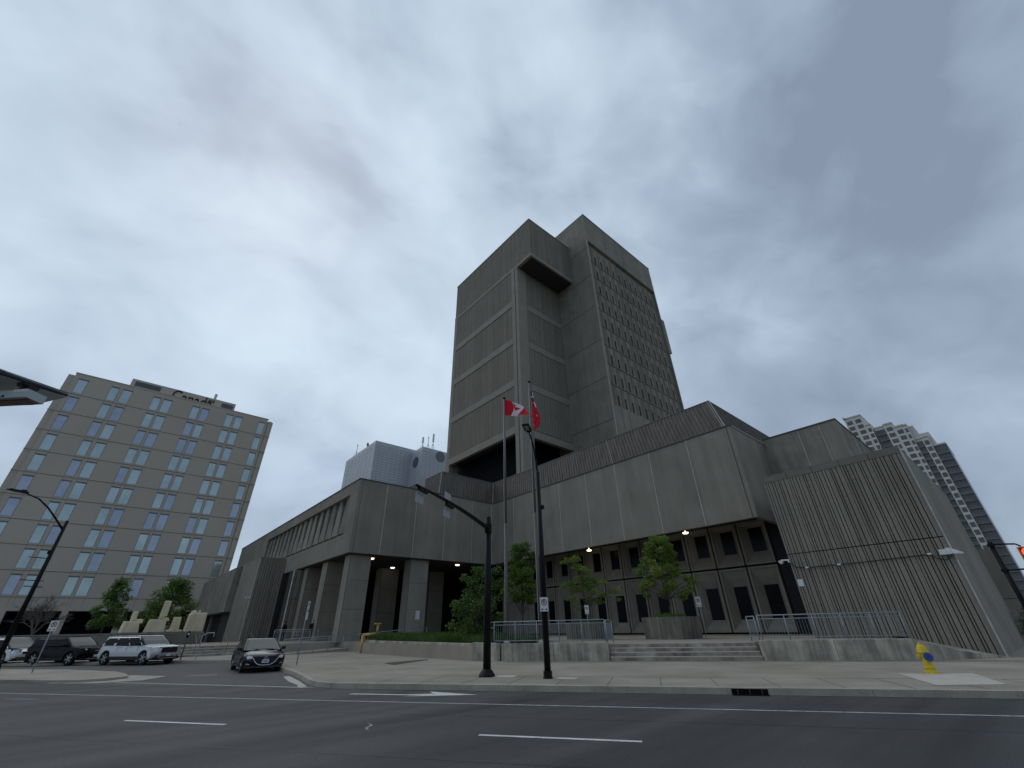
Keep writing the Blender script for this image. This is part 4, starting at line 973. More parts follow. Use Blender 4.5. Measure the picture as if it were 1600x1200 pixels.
# left street lamp
lq = (-3.45, 37.0)
t = thing('street_lamp', 'black street lamp with a long curved arm and bare banner arms at the left edge', 'street lamp', V3(lq,.12))
b = MB(); b.tube(V3(lq,.12), V3(lq,7.75), .13, .085, 14); b.build('pole', 'black_paint', t, smooth=True)
b = MB(); b.lathe([(.3,0),(.3,.1),(.22,.5),(.16,.6)], V3(lq,.12), 10); b.build('base', 'black_paint', t)
def LQ(u, z): return (lq[0]+dirn.x*u, lq[1]+dirn.y*u, z)
b = MB(); b.path([LQ(.05,7.25), LQ(.6,7.75), LQ(1.2,8.25), LQ(1.8,8.62), LQ(2.5,8.78)], [.055,.05,.045,.04,.035], 8); b.build('arm', 'black_paint', t, smooth=True)
b = MB(); b.obox(Vector(LQ(2.85,8.80)), Vector((dirn.x*.42,dirn.y*.42,.0)), S_*.17, (0,0,.04)); b.obox(Vector(LQ(2.6,8.87)), Vector((dirn.x*.12,dirn.y*.12,.0)), S_*.06, (0,0,.06)); b.build('lamp_head', 'black_paint', t, bevel=.02)
for z, a, c in ((5.63,-.82,.12), (4.46,-.70,.25), (4.15,-.45,.35)):
    b = MB(); b.tube((lq[0]+a,lq[1]-.02,z+.03), (lq[0]+c,lq[1]+.02,z), .022, n=6); b.build('banner_arm', 'black_paint', t)
b = MB(); b.lathe([(.03,-.1),(.09,-.05),(.09,.1),(.03,.14)], (lq[0]-.1,lq[1],5.95), 8); b.build('sensor', 'black_paint', t)
# leaning/vertical sign posts
def signpost(x, y, z0, h_, label, board=None, faces=(-.6,-.8,0), w_=.3, hh=.45, group='sign posts', two=False):
    t = thing('sign_post', label, 'sign', (x,y,z0), 0, group)
    MB().tube((x,y,z0), (x,y,h_), .028, n=8).build('post', 'galv', t, smooth=True)
    nrm = Vector(faces).normalized(); c = Vector((x,y,h_-hh/2-.02))+nrm*.035
    no_parking(t, c, nrm, w_, hh)
    if two:
        b = MB(); sx = Vector((0,0,1)).cross(nrm).normalized(); b.obox(c-Vector((0,0,hh+.05)), sx*w_/2, nrm*.006, (0,0,.2)); b.build('tab', 'white_sign', t)
signpost(8.75, 28.15, .15, 3.22, 'tall thin post with signs seen edge-on, behind the dark hatchback', faces=(1,-.95,0), two=True, w_=.24)
signpost(-1.9, 36.3, .12, 2.5, 'small white parking sign on a slanting thin post between the minivan and the black vehicle', faces=(0,-1,0), w_=.34, hh=.5)
def smallsign(x, y, z0, h_, label, w_, hh, faces):
    t = thing('plaza_sign', label, 'sign', (x,y,z0), 0, 'signs on the planters')
    MB().tube((x,y,z0), (x,y,h_), .022, n=8).build('post', 'galv', t, smooth=True)
    no_parking(t, Vector((x,y,h_-hh/2))+Vector(faces).normalized()*.03, faces, w_, hh)
smallsign(29.55, 15.5, ZP, 3.2, 'small white sign standing right of the planter at the head of the steps', .33, .60, (-.85,-.5,0))
smallsign(24.0, 20.4, ZP, 2.85, 'small white sign standing in front of the planter with the drooping tree', .26, .52, (-.8,-.6,0))

# ---------------------------------------------------------------- hydrant
hx, hy = 20.84, 3.56
t = thing('fire_hydrant', 'bright yellow fire hydrant with a blue cap on the pavement, right', 'hydrant', (hx,hy,.155))
b = MB(); b.lathe([(0.201,0),(0.201,.04),(0.136,.06),(0.124,.12),(0.159,.14),(0.159,.17),(0.118,.19),(0.116,.52),(0.142,.54),(0.159,.56),(0.159,.60),(0.142,.62),(0.142,.66),(0.118,.73),(0.071,.785),(0.041,.80),(0.041,.84),(0.012,.85)], (hx,hy,.152), 24); b.build('barrel', 'yellow', t, smooth=False, bevel=0)
fc = Vector((-.80,-.60,0)).normalized(); sd2 = Vector((fc.y,-fc.x,0))
def cyl(b, c, d, r, L_, n=16, m=0): c = Vector(c); d = Vector(d).normalized(); b.tube(c, c+d*L_, r, r, n, m)
b = MB()
cyl(b, (hx,hy,.60), fc, .085, .16); b.build('pumper_nozzle', 'yellow', t)
b = MB(); cyl(b, Vector((hx,hy,.60))+fc*.155, fc, .125, .05, 16); cyl(b, Vector((hx,hy,.60))+fc*.2, fc, .025, .04, 5); b.build('cap', 'hyd_blue', t)
for sg in (-1, 1):
    b = MB(); cyl(b, (hx,hy,.62), sd2*sg, .05, .15); cyl(b, Vector((hx,hy,.62))+sd2*sg*.15, sd2*sg, .062, .045, 8); cyl(b, Vector((hx,hy,.62))+sd2*sg*.19, sd2*sg, .02, .03, 5); b.build('side_cap', 'yellow', t)
b = MB()
for k in range(8):
    a = k*PI/4; cyl(b, (hx+math.cos(a)*.12, hy+math.sin(a)*.12, .27), (0,0,1), .015, .075, 6)
    cyl(b, (hx+math.cos(a)*.125, hy+math.sin(a)*.125, .70), (0,0,1), .013, .035, 6)
b.build('bolt_ring', 'yellow', t)
t = thing('storm_drain', 'black storm drain opening in the kerb below the front steps', 'drain', (*SN(2.25,15.1),.0))
b = MB(); b.obox((*SN(2.27,15.10),.07), RS.to_3d()*.45, RN.to_3d()*.022, (0,0,.062)); b.obox((*SN(2.27,14.99),.006), RS.to_3d()*.45, RN.to_3d()*.11, (0,0,.003)); b.build('opening', 'void', t)
for s0 in (1.97, 2.27, 2.57):
    b = MB(); b.obox((*SN(s0,15.085),.065), RS.to_3d()*.012, RN.to_3d()*.02, (0,0,.058)); b.build('bar', 'rust', t)
# ---------------------------------------------------------------- yellow pipe by the garden wall
t = thing('yellow_pipe', 'bent yellow pipe rising beside the garden wall end', 'pipe', (16.35,37.6,.15))
b = MB(); b.path([(16.25,37.3,.15),(16.25,37.3,1.38),(17.3,37.0,1.42),(17.3,37.0,2.1)], .085, 10); b.build('pipe', 'yellow_pipe', t, smooth=True)
b = MB(); b.box(17.02, 17.52, 36.9, 37.1, 2.1, 2.2); b.build('cap', 'yellow_pipe', t)
b = MB(); b.tube((16.5,37.45,.15), (16.5,37.45,1.3), .05); b.build('stay', 'yellow_pipe', t)
# parking meter and bare post
t = thing('parking_meter', 'parking meter on a grey post in front of the side steps', 'parking meter', (5.05,41.6,.15))
MB().tube((5.05,41.6,.15), (5.05,41.6,1.5), .045, n=10).build('post', 'pole_grey', t)
b = MB(); b.lathe([(.05,-.05),(.10,.03),(.12,.12),(.12,.28),(.08,.38),(.02,.42)], (5.05,41.6,1.5), 14); b.build('head', 'black_plastic', t, smooth=True)
b = MB(); b.box(5.0, 5.10, 41.45, 41.48, 1.66, 1.76); b.build('display', 'white_plastic', t)
t = thing('bike_post', 'thin hooped grey post standing right of the parking meter', 'post', (5.9,41.3,.15))
b = MB(); b.path([(5.9,41.3,.15),(5.9,41.3,1.6),(6.2,41.3,1.75),(6.6,41.3,1.75),(6.6,41.3,1.5)], .03, 8); b.build('tube', 'galv', t)

# ---------------------------------------------------------------- left terrace, sculptures, trees
b = MB(); b.box(-60, 8.2, 57, 170, -.5, 1.9); b.box(-60, 8.0, 56.9, 57, .2, 1.75, 0)
o = b.build('terrace', 'planter'); o['kind'] = 'structure'
t = thing('terrace_railing', 'dark steel railing along the terrace wall behind the parked cars', 'railing', (-26,55.8,.15))
b = MB(); b.tube((-40,55.8,1.95), (8,55.8,1.75), .035); b.build('top_rail', 'pole_grey', t)
b = MB(); b.tube((-40,55.8,.55), (8,55.8,.45), .03); b.build('bottom_rail', 'pole_grey', t)
for k in range(17): b = MB(); b.tube((-40+k*3,55.8,.1), (-40+k*3,55.8,1.95-.2*k/16), .035); b.build('post', 'pole_grey', t)
b = MB()
for k in range(240): b.tube((-40+k*.2,55.8,.5), (-40+k*.2,55.8,1.9-.2*k/240), .012, n=4)
b.build('picket_panel', 'pole_grey', t)
def block(b, c, w_, d_, h_, lean=0., taper=0., rz=0., m=0):
    cx_, cy_, z0 = c; v = []
    for z, k in ((z0,1), (z0+h_,1-taper)):
        for a, e_ in ((-1,-1),(1,-1),(1,1),(-1,1)):
            x = a*w_/2*k; y = e_*d_/2*k; v.append((cx_+x*math.cos(rz)-y*math.sin(rz)+lean*(z-z0), cy_+x*math.sin(rz)+y*math.cos(rz), z))
    b.add(v, [(0,3,2,1),(4,5,6,7),(0,1,5,4),(1,2,6,5),(2,3,7,6),(3,0,4,7)])
def sculpture(label, x, y, parts_):
    t = thing('stone_sculpture', label, 'sculpture', (x,y,1.9), 0, 'cream block sculptures on the terrace')
    for (dx, dy, dz, w_, d_, h_, taper, rz) in parts_:
        b = MB(); block(b, (x+dx,y+dy,1.9+dz), w_, d_, h_, 0, taper, rz); b.v = [(vx+random.uniform(-.07,.07), vy+random.uniform(-.07,.07), vz+(random.uniform(-.06,.06) if dz+h_ > vz-1.9 > .1 else 0)) for vx, vy, vz in b.v]; b.build('block', 'cream', t, bevel=.07)
sculpture('short cream block sculpture with a slim upright, leftmost of the group', 2.3, 60, ((0,0,0,1.35,.8,1.0,.15,.2), (.05,0,1.0,.5,.5,.85,.1,.2), (.55,.3,.85,.6,.6,.35,.2,.3)))
sculpture('cream block sculpture with the tall leaning slab, tallest of the group', 4.3, 60, ((0,0,0,1.6,1.0,1.15,.18,.15), (.25,0,1.15,.45,.45,.25,.0,.1), (.32,0,1.38,.55,.5,1.45,.05,.1), (.75,.2,1.0,.35,.4,.3,.1,.4)))
sculpture('low cream block sculpture tilted beside the double one', 6.0, 60, ((-.1,0,0,.75,.8,1.35,.15,.25), (-.1,.1,0,1.3,.9,.22,0,.2)))
sculpture('broad double cream block sculpture nearest the concrete wing', 7.35, 59.6, ((-.25,0,0,.75,.8,1.65,.1,.1), (.45,0,0,.95,.9,1.7,.08,.1), (-.2,0,1.65,.6,.5,.28,.3,0), (.25,0,1.7,.2,.2,.25,.3,0)))
def ltree(label, x, y, z1, R, seed, dens=150, fl=.7, name='leafy_tree'):
    nd = ring_nodes(x, y, 2.5, z1-.3, R*1.1, 44, seed, R*.27, lambda u: 1.1-.85*u)
    return tree(name, label, 'tree', (x,y,1.9), (x,y,z1-.3), nd, .09, ['leaf', 'leaf_dark'], dens, .15, seed, flat=fl, group='trees on the terrace')
ltree('slender green tree left of the sculptures, above the black vehicle', .35, 66, 7.3, 1.9, 50)
ltree('broad green tree behind the tallest sculpture', 5.6, 66.5, 7.4, 3.0, 52, 120)
t = thing('bare_tree', 'leafless grey-brown tree above the black vehicle, left of the green trees', 'tree', (-4.4,62,1.9), 0, 'trees on the terrace')
b = MB(); rnd = random.Random(4)
def twig(p, d, L_, r, dep):
    q = p+d*L_; b.tube(p, q, r, r*.6, 5, cap=False)
    if dep == 0: return
    for _ in range(4 if dep > 1 else 5):
        dd = (d+Vector((rnd.gauss(0,.55), rnd.gauss(0,.55), rnd.gauss(.05,.3)))).normalized(); twig(p.lerp(q, rnd.uniform(.35,1)), dd, L_*rnd.uniform(.55,.8), r*.5, dep-1)
for k in range(5): twig(Vector((-4.4,62,1.9)), Vector((rnd.gauss(0,.45), rnd.gauss(0,.3), 1)).normalized(), 1.5, .07, 4)
b.build('branches', 'twig', t)

# ---------------------------------------------------------------- vehicles
def car(name, label, cat, loc, heading, P_, group='parked vehicles'):
    """local frame: x forward, y left, z up, origin on the road under the middle"""
    L_, W_, H_ = P_['L'], P_['W'], P_['H']; wb = P_['wb']; r = P_['r']; paint = P_['paint']; fx = P_['fx']
    t = thing(name, label, cat, loc, heading, group); ORG[t.name] = Vector((0,0,0))
    hw = W_/2; zb = P_['zb']; xf = fx; xr = fx-L_; wf = fx-P_['fo']; wr = wf-wb; ra = r+.055
    def arch(xc, z0):
        a0 = math.acos(max(-1, min(1, (z0-r)/ra)))  # angle from vertical
        n_ = 9; return [(xc-math.sin(a0-2*a0*i/(n_-1))*ra, r+math.cos(a0-2*a0*i/(n_-1))*ra) for i in range(n_)]
    bottom = [(xr+.12, zb+.10), (xr+.25, zb)]+arch(wr, zb)+arch(wf, zb)+[(xf-.22, zb), (xf-.08, zb+.06)]
    front = P_['front']; topl = P_['top']; rear = P_['rear']
    ring = bottom+front+topl+rear
    belt = P_['belt']
    ys = [-1,-.97,-.88,-.6,0,.6,.88,.97,1]
    b = MB(); nR = len(ring)
    for yv in ys:
        a = abs(yv); end = .20*a**3.2; dz = .075*a**4
        for (x, z) in ring:
            ex = 0
            if x > xf-.9: ex = -end*P_.get('nose',1.3)*((x-(xf-.9))/.9)
            if x < xr+.7: ex = end*.8*((xr+.7-x)/.7)
            zz = z-(dz if z > belt-.12 else dz*.3 if z > belt-.3 else 0)
            inn = 1-.03*max(0, (z-.65)/.4)-.025*max(0, (.5-z)/.3)
            if a > .95 and zb+.02 < z < belt-.2: inn += .012
            b.v.append((x+ex, yv*hw*inn*(1 if a < 1 else 1.0), zz))
    m_ = len(ys)
    for j in range(m_-1):
        for i in range(nR):
            i2 = (i+1) % nR; b.f.append((j*nR+i, j*nR+i2, (j+1)*nR+i2, (j+1)*nR+i)); b.m.append(0)
    b.f.append(tuple(range(nR-1,-1,-1))); b.m.append(0); b.f.append(tuple((m_-1)*nR+i for i in range(nR))); b.m.append(0)
    o = b.build('body', paint, t, world=False)
    for p in o.data.polygons: p.use_smooth = len(p.vertices) < 5
    md = o.modifiers.new('b', 'BEVEL'); md.width = .015; md.segments = 2; md.limit_method = 'ANGLE'; md.angle_limit = .7
    # dark underbody
    b = MB(); b.box(xr+.2, xf-.2, -hw*.80, hw*.80, zb-.04, .62); b.box(xr+.05, xf-.12, -hw*.9, hw*.9, zb-.03, zb+.12); b.build('underbody', 'black_plastic', t, world=False)
    # cabin
    cb = P_['cabin']   # rows of (z, x_rear, x_front, halfwidth factor)
    def ringc(z, x0, x1, k, n_=5):
        pts = []; w_ = hw*k; c = .16
        for (sx_, sy_) in ((1,-1),(1,1),(-1,1),(-1,-1)):
            cx_ = x1-c*1.3 if sx_ > 0 else x0+c; cy_ = (w_-c)*sy_
            a0 = {(1,-1):-PI/2,(1,1):0,(-1,1):PI/2,(-1,-1):PI}[(sx_,sy_)]
            for i in range(n_):
                a = a0+PI/2*i/(n_-1); pts.append((cx_+math.cos(a)*c*(1.3 if sx_ > 0 else 1), cy_+math.sin(a)*c, z))
        return pts
    rings = [ringc(*q) for q in cb]; k = len(rings[0])
    b = MB()
    for R_ in rings: b.v += R_
    for j in range(len(rings)-1):
        for i in range(k): b.f.append((j*k+i, j*k+(i+1) % k, (j+1)*k+(i+1) % k, (j+1)*k+i)); b.m.append(0 if i < 9 and 3 <= i+0 < 6 else 1)
    b.f.append(tuple(range((len(rings)-1)*k, len(rings)*k))); b.m.append(1)
    b.build('windows', ['car_glass', 'car_glass_dark'], t, smooth=False, world=False)
    zt, x0, x1, kk = cb[-1]
    top1 = ringc(zt-P_.get('rt',.035), x0-.02-P_.get('rt',.035)*.5, x1+.03+P_.get('rt',.035)*1.1, kk+.022+P_.get('rt',.035)*.28); top2 = ringc(zt+.012, x0+.01, x1-.04, kk-.02); top3 = ringc(zt+.035, x0+.25, x1-.28, kk-.16)
    b = MB(); b.v = top1+top2+top3
    for j in range(2):
        for i in range(k): b.f.append((j*k+i, j*k+(i+1) % k, (j+1)*k+(i+1) % k, (j+1)*k+i)); b.m.append(0)
    b.f.append(tuple(range(2*k, 3*k))); b.m.append(0); b.build('roof', paint, t, smooth=True, world=False)
    def side_pt(u, v, sg, off=.012):   # u along side 0 rear..1 front at height fraction v, on the cabin side
        j = 0; z = cb[0][0]+(cb[-1][0]-cb[0][0])*v
        for j in range(len(cb)-1):
            if cb[j][0] <= z <= cb[j+1][0]+1e-6: break
        q = (z-cb[j][0])/(cb[j+1][0]-cb[j][0]); xa = cb[j][1]+(cb[j+1][1]-cb[j][1])*q; xb_ = cb[j][2]+(cb[j+1][2]-cb[j][2])*q; kq = cb[j][3]+(cb[j+1][3]-cb[j][3])*q
        return Vector((xa+(xb_-xa)*u, sg*(hw*kq+off), z))
    for sg in (-1, 1):
        for (u0, u1, w0, w1) in P_['pillars']:
            b = MB(); a = side_pt(u0, 0, sg); c = side_pt(u1, 1, sg)
            pts_ = [a+Vector((-w0/2,0,-.02)), a+Vector((w0/2,0,-.02)), c+Vector((w1/2,0,0)), c+Vector((-w1/2,0,0))]
            b.add(pts_+[p-Vector((0,sg*.05,0)) for p in pts_], [(0,1,2,3),(4,7,6,5),(0,4,5,1),(1,5,6,2),(2,6,7,3),(3,7,4,0)]); b.build('pillar', paint if P_.get('bodypillar',1) else 'black_plastic', t, world=False)
        # A pillar follows the windscreen corner
        b = MB(); a = Vector((cb[0][2]-.17, sg*(hw*cb[0][3]-.03), cb[0][0]-.02)); c = Vector((cb[-1][2]-.14, sg*(hw*cb[-1][3]-.03), cb[-1][0]))
        b.tube(a, c, .045, .04, 6); b.build('pillar', paint, t, world=False)
        # mirror
        b = MB(); mx_ = cb[0][2]-.42; b.obox((mx_, sg*(hw+.10), cb[0][0]+.06), (.05,0,0), (0,.10,0), (0,0,.075)); b.obox((mx_, sg*(hw-.03), cb[0][0]+.0), (.03,0,0), (0,.07,0), (0,0,.02)); b.build('mirror', 'black_plastic' if P_.get('darkmirror') else paint, t, world=False, bevel=.03)
        # door seams and handles
        for xh in P_['handles']:
            b = MB(); b.obox((xh, sg*(hw*.995+.008), belt-.14), (.09,0,0), (0,.012,0), (0,0,.016)); b.build('door_handle', P_.get('handle', paint), t, world=False)
        b = MB()
        for xs_ in P_['seams']: b.box(xs_-.006, xs_+.006, sg*hw*1.0-.004, sg*hw*1.0+.004, zb+.12, belt-.05)
        b.box(wr+ra, wf-ra, sg*hw-.012, sg*hw+.012, zb-.01, zb+P_.get('trim',.13)); b.build('door_trim', 'black_plastic', t, world=False)
        # headlight wraps round the corner
        for hl in P_['lamps']:
            b = MB(); b.add([(x, sg*y, z) for (x, y, z) in hl[1]], [tuple(range(len(hl[1])))]); b.build(hl[0], hl[2], t, world=False)
        b = MB(); b.obox((xr+.08, sg*hw*.82, belt-.15), (.05,0,0), (0,.14,0), (0,0,.12)); b.build('taillight', 'tail', t, world=False)
        for xc in (wf, wr):
            b = MB(); ax = Matrix.Rotation(-sg*PI/2, 3, 'X'); b.lathe([(r*.66,-.11),(r*.92,-.11),(r,-.07),(r,.07),(r*.92,.11),(r*.66,.10)], (xc, sg*(hw-.12), r), 28, axis=ax)
            wh = b.build('wheel', 'tyre', t, world=False)
            b = MB(); c = Vector((xc, sg*(hw-.02), r)); R_ = r*.68
            for k5 in range(P_.get('spokes',5)):
                a = 2*PI*k5/P_.get('spokes',5)+.3; d = Vector((math.cos(a),0,math.sin(a))); e_ = Vector((-d.z,0,d.x))
                b.obox(c+d*R_*.52-Vector((0,sg*.01,0)), d*R_*.45, e_*R_*.13, (0,.012,0))
            for q in range(24):
                a0, a1 = 2*PI*q/24, 2*PI*(q+1)/24
                for (ra_, rb_, yo) in ((R_*.90, R_*1.02, 0),):
                    b.quad(c+Vector((math.cos(a0)*ra_,sg*yo,math.sin(a0)*ra_)), c+Vector((math.cos(a1)*ra_,sg*yo,math.sin(a1)*ra_)), c+Vector((math.cos(a1)*rb_,sg*(yo-.01),math.sin(a1)*rb_)), c+Vector((math.cos(a0)*rb_,sg*(yo-.01),math.sin(a0)*rb_)))
            b.lathe([(.07,-.02),(.06,.02),(.02,.03)], c, 12, axis=ax)
            rm = b.build('rim', 'rim', wh, world=False)
    for (nm, mt, verts, faces) in P_['front_bits']:
        b = MB(); b.add(verts, faces); b.build(nm, mt, t, world=False)
    return t
def boxf(x0, x1, y0, y1, z0, z1):
    v = [(x0,y0,z0),(x1,y0,z0),(x1,y1,z0),(x0,y1,z0),(x0,y0,z1),(x1,y0,z1),(x1,y1,z1),(x0,y1,z1)]
    return v, [(0,3,2,1),(4,5,6,7),(0,1,5,4),(1,2,6,5),(2,3,7,6),(3,0,4,7)]
def suv(paint, k=1.08, wb=None):
    fx = 2.45*k; xr = -2.45*k; L_ = 4.9*k
    P_ = dict(L=L_, W=1.98, H=1.72, wb=wb or 3.02*k, r=.41, paint=paint, fx=fx, fo=(.98*k if not wb else .93), zb=.32, belt=1.16, nose=1.2, spokes=6, trim=.24,
        front=[(fx-.02,.52),(fx,.62),(fx-.01,.92),(fx-.07,1.02)],
        top=[(fx-.22,1.08),(fx-.7,1.13),(fx-1.25,1.17),(0,1.16),(xr+.5,1.20),(xr+.10,1.18)],
        rear=[(xr+.02,1.05),(xr,.7),(xr+.04,.5)],
        rt=.10, cabin=[(1.15,xr+.06,fx-1.22,.965),(1.38,xr+.16,fx-1.52,.92),(1.66,xr+.36,fx-1.95,.83)],
        pillars=[(.68,.65,.07,.07),(.33,.36,.20,.16),(.06,.03,.16,.18)], handles=[fx-2.3,fx-3.2], seams=[fx-1.6,fx-2.6,fx-3.45], darkmirror=1,
        lamps=[('headlight', [(fx-.10,.60,.78),(fx-.03,.56,.98),(fx-.18,.80,1.03),(fx-.46,.955,1.02),(fx-.42,.965,.86),(fx-.18,.86,.77)], 'car_glass_dark'), ('headlight_lens', [(fx-.075,.66,.83),(fx-.035,.64,.95),(fx-.15,.80,.99),(fx-.34,.92,.98),(fx-.31,.925,.91),(fx-.15,.83,.83)], 'headlamp'), ('fog_light', [(fx-.03,.62,.46),(fx-.0,.60,.54),(fx-.10,.82,.54),(fx-.13,.82,.46)], 'black_plastic')])
    P_['front_bits'] = [('grille', 'black_plastic', *boxf(fx-.1, fx+.015, -.52, .52, .68, .97)), ('bumper_trim', 'chrome', *boxf(fx-.1, fx+.035, -.55, .55, .36, .385)), ('front_cladding', 'black_plastic', *boxf(fx-.35, fx+.015, -.62, .62, .27, .36)),
        ('licence_plate', 'plate', *boxf(fx, fx+.03, -.15, .15, .47, .60)), ('grille_bar', 'chrome', *boxf(fx-.02, fx+.02, -.52, .52, .965, .985)), ('emblem', 'sign_red' if paint == 'paint_silver' else 'chrome', *boxf(fx+.012, fx+.025, -.16, .16, .80, .86)), ('lower_intake', 'black_plastic', *boxf(fx-.1, fx+.012, -.5, .5, .40, .455)),
        ('roof_rack', 'black_plastic', *boxf(-1.8, .1, .62, .66, 1.68, 1.73)), ('roof_rack', 'black_plastic', *boxf(-1.8, .1, -.66, -.62, 1.68, 1.73))]
    for i_, (nm, mt, v, f) in enumerate(P_['front_bits']): pass
    # the lamp polygons sit just outside the body
    for i_, (nm, pts_, mt) in enumerate(P_['lamps']): P_['lamps'][i_] = (nm, [(x+.015-.17*(abs(y)/.98)**3.2*(1 if x > fx-.3 else .4)+(.012 if 'lens' in nm else 0), y+(.026 if 'lens' in nm else .018), z) for x, y, z in pts_], mt)
    return P_
def Hd(dx, dy): return math.atan2(dy, dx)
car('silver_car', 'silver sport utility vehicle parked in front of the cream sculptures', 'car', (*(Vector(SN(-34.0,25.5))),0), Hd(.548,-.836), suv('paint_silver', 1.06, 3.42))
car('black_car', 'black sport utility vehicle parked between the silver one and the white minivan', 'car', (-1.09,47.65,0), Hd(.643,-.766), suv('paint_black', .98))
def van():
    P_ = suv('paint_white_car', 1.0); fx = 2.45; xr = -2.45
    P_['belt'] = 1.06; P_['top'] = [(fx-.35,.98),(fx-.75,1.05),(fx-1.0,1.08),(0,1.10),(xr+.3,1.10),(xr+.12,1.08)]
    P_['cabin'] = [(1.07,xr+.05,fx-.72,.965),(1.32,xr+.12,fx-1.15,.91),(1.70,xr+.3,fx-1.75,.82)]; P_['handle'] = 'paint_white_car'; P_['darkmirror'] = 0
    P_['front_bits'] = [('grille', 'black_plastic', *boxf(fx-.1, fx+.012, -.48, .48, .72, .84)), ('lower_intake', 'black_plastic', *boxf(fx-.1, fx+.012, -.6, .6, .40, .50)), ('grille_bar', 'chrome', *boxf(fx, fx+.02, -.46, .46, .77, .785)), ('licence_plate', 'plate', *boxf(fx, fx+.03, -.15, .15, .54, .66))]
    P_['front'] = [(fx-.02,.5),(fx,.62),(fx-.04,.80),(fx-.15,.90)]
    return P_
car('white_minivan', 'white minivan at the left edge beside the black vehicle', 'minivan', (-4.75,52.2,0), Hd(.643,-.766), van())
def hatch():
    fx = 2.2; xr = -2.2; W_ = 1.86
    P_ = dict(L=4.4, W=W_, H=1.45, wb=2.7, r=.325, paint='paint_navy', fx=fx, fo=.92, zb=.24, belt=.92, nose=1.9, spokes=5,
        front=[(fx-.01,.34),(fx,.50),(fx-.02,.66),(fx-.12,.74)],
        top=[(fx-.35,.80),(fx-.8,.88),(fx-1.25,.945),(0,.95),(xr+.35,.98),(xr+.1,.95)], rear=[(xr+.02,.8),(xr,.6),(xr+.05,.4)],
        cabin=[(.925,xr+.12,fx-1.08,.955),(1.15,xr+.35,fx-1.55,.89),(1.40,xr+.75,fx-2.05,.78)],
        pillars=[(.56,.54,.06,.06),(.16,.12,.25,.2)], handles=[fx-2.2,fx-3.0], seams=[fx-1.5,fx-2.45,fx-3.2], darkmirror=1, bodypillar=1,
        lamps=[('headlight', [(fx-.10,.56,.60),(fx-.14,.60,.69),(fx-.35,.86,.76),(fx-.45,.91,.75),(fx-.36,.90,.64),(fx-.2,.76,.57)], 'headlamp'), ('headlight_eye', [(fx-.18,.72,.62),(fx-.17,.72,.69),(fx-.26,.82,.70),(fx-.26,.82,.63)], 'drl'), ('fog_light', [(fx-.08,.66,.34),(fx-.08,.66,.38),(fx-.20,.80,.40),(fx-.20,.80,.35)], 'chrome')])
    for i_, (nm, pts_, mt) in enumerate(P_['lamps']): P_['lamps'][i_] = (nm, [(x+.06-.20*(abs(y)/.93)**3.2*.5+(.02 if 'eye' in nm else 0), y+.012, z+.008) for x, y, z in pts_], mt)
    gp = [(-.56,.61),(-.42,.44),(-.22,.33),(.22,.33),(.42,.44),(.56,.61),(.40,.66),(-.40,.66)]
    bx = lambda y: fx+.018-.12*(abs(y)/.93)**2.2
    P_['front_bits'] = [('grille', 'black_plastic', [(bx(y),y,z) for y,z in gp], [tuple(range(8))])]
    tb = MB(); pts_ = [(-.60,.635),(-.56,.60),(-.46,.46),(-.36,.38),(-.22,.325),(0,.315),(.22,.325),(.36,.38),(.46,.46),(.56,.60),(.60,.635)]
    tb.path([(bx(y)+.012,y,z) for y,z in pts_], .016, 6); P_['front_bits'] += [('grille_trim', 'chrome', tb.v, tb.f)]
    eb = MB(); pth = [(fx+.02,.085*math.cos(a*PI/8),.605+.055*math.sin(a*PI/8)) for a in range(17)]; eb.path(pth, .008, 5); eb.path([(fx+.022,-.07,.63),(fx+.022,-.03,.59),(fx+.022,0,.60),(fx+.022,.03,.59),(fx+.022,.07,.63)], .008, 5)
    P_['front_bits'] += [('emblem', 'chrome', eb.v, eb.f), ('licence_plate', 'plate', *boxf(fx, fx+.035, -.155, .155, .41, .54)), ('plate_text', 'plate_blue', *boxf(fx+.035, fx+.037, -.11, .11, .455, .50)), ('lower_intake', 'black_plastic', *boxf(fx-.2, fx-.0, -.6, .6, .25, .31)),
        ('splitter', 'pole_grey', *boxf(fx-.15, fx+.0, -.72, .72, .225, .24)), ('wiper', 'black_plastic', [(fx-1.12,.55,.955),(fx-1.08,.55,.965),(fx-1.20,-.1,.985),(fx-1.24,-.1,.975)], [(0,1,2,3)]), ('wiper', 'black_plastic', [(fx-1.10,-.05,.965),(fx-1.06,-.05,.975),(fx-1.22,-.6,.985),(fx-1.26,-.6,.975)], [(0,1,2,3)])]
    return P_
hh_ = Vector((-.06,-.998)).normalized(); fc_ = Vector((6.80,26.75)); cc_ = fc_-hh_*2.2
car('dark_hatchback', 'dark navy hatchback facing the camera at the pavement corner', 'car', (cc_.x,cc_.y,0), Hd(hh_.x,hh_.y), hatch())

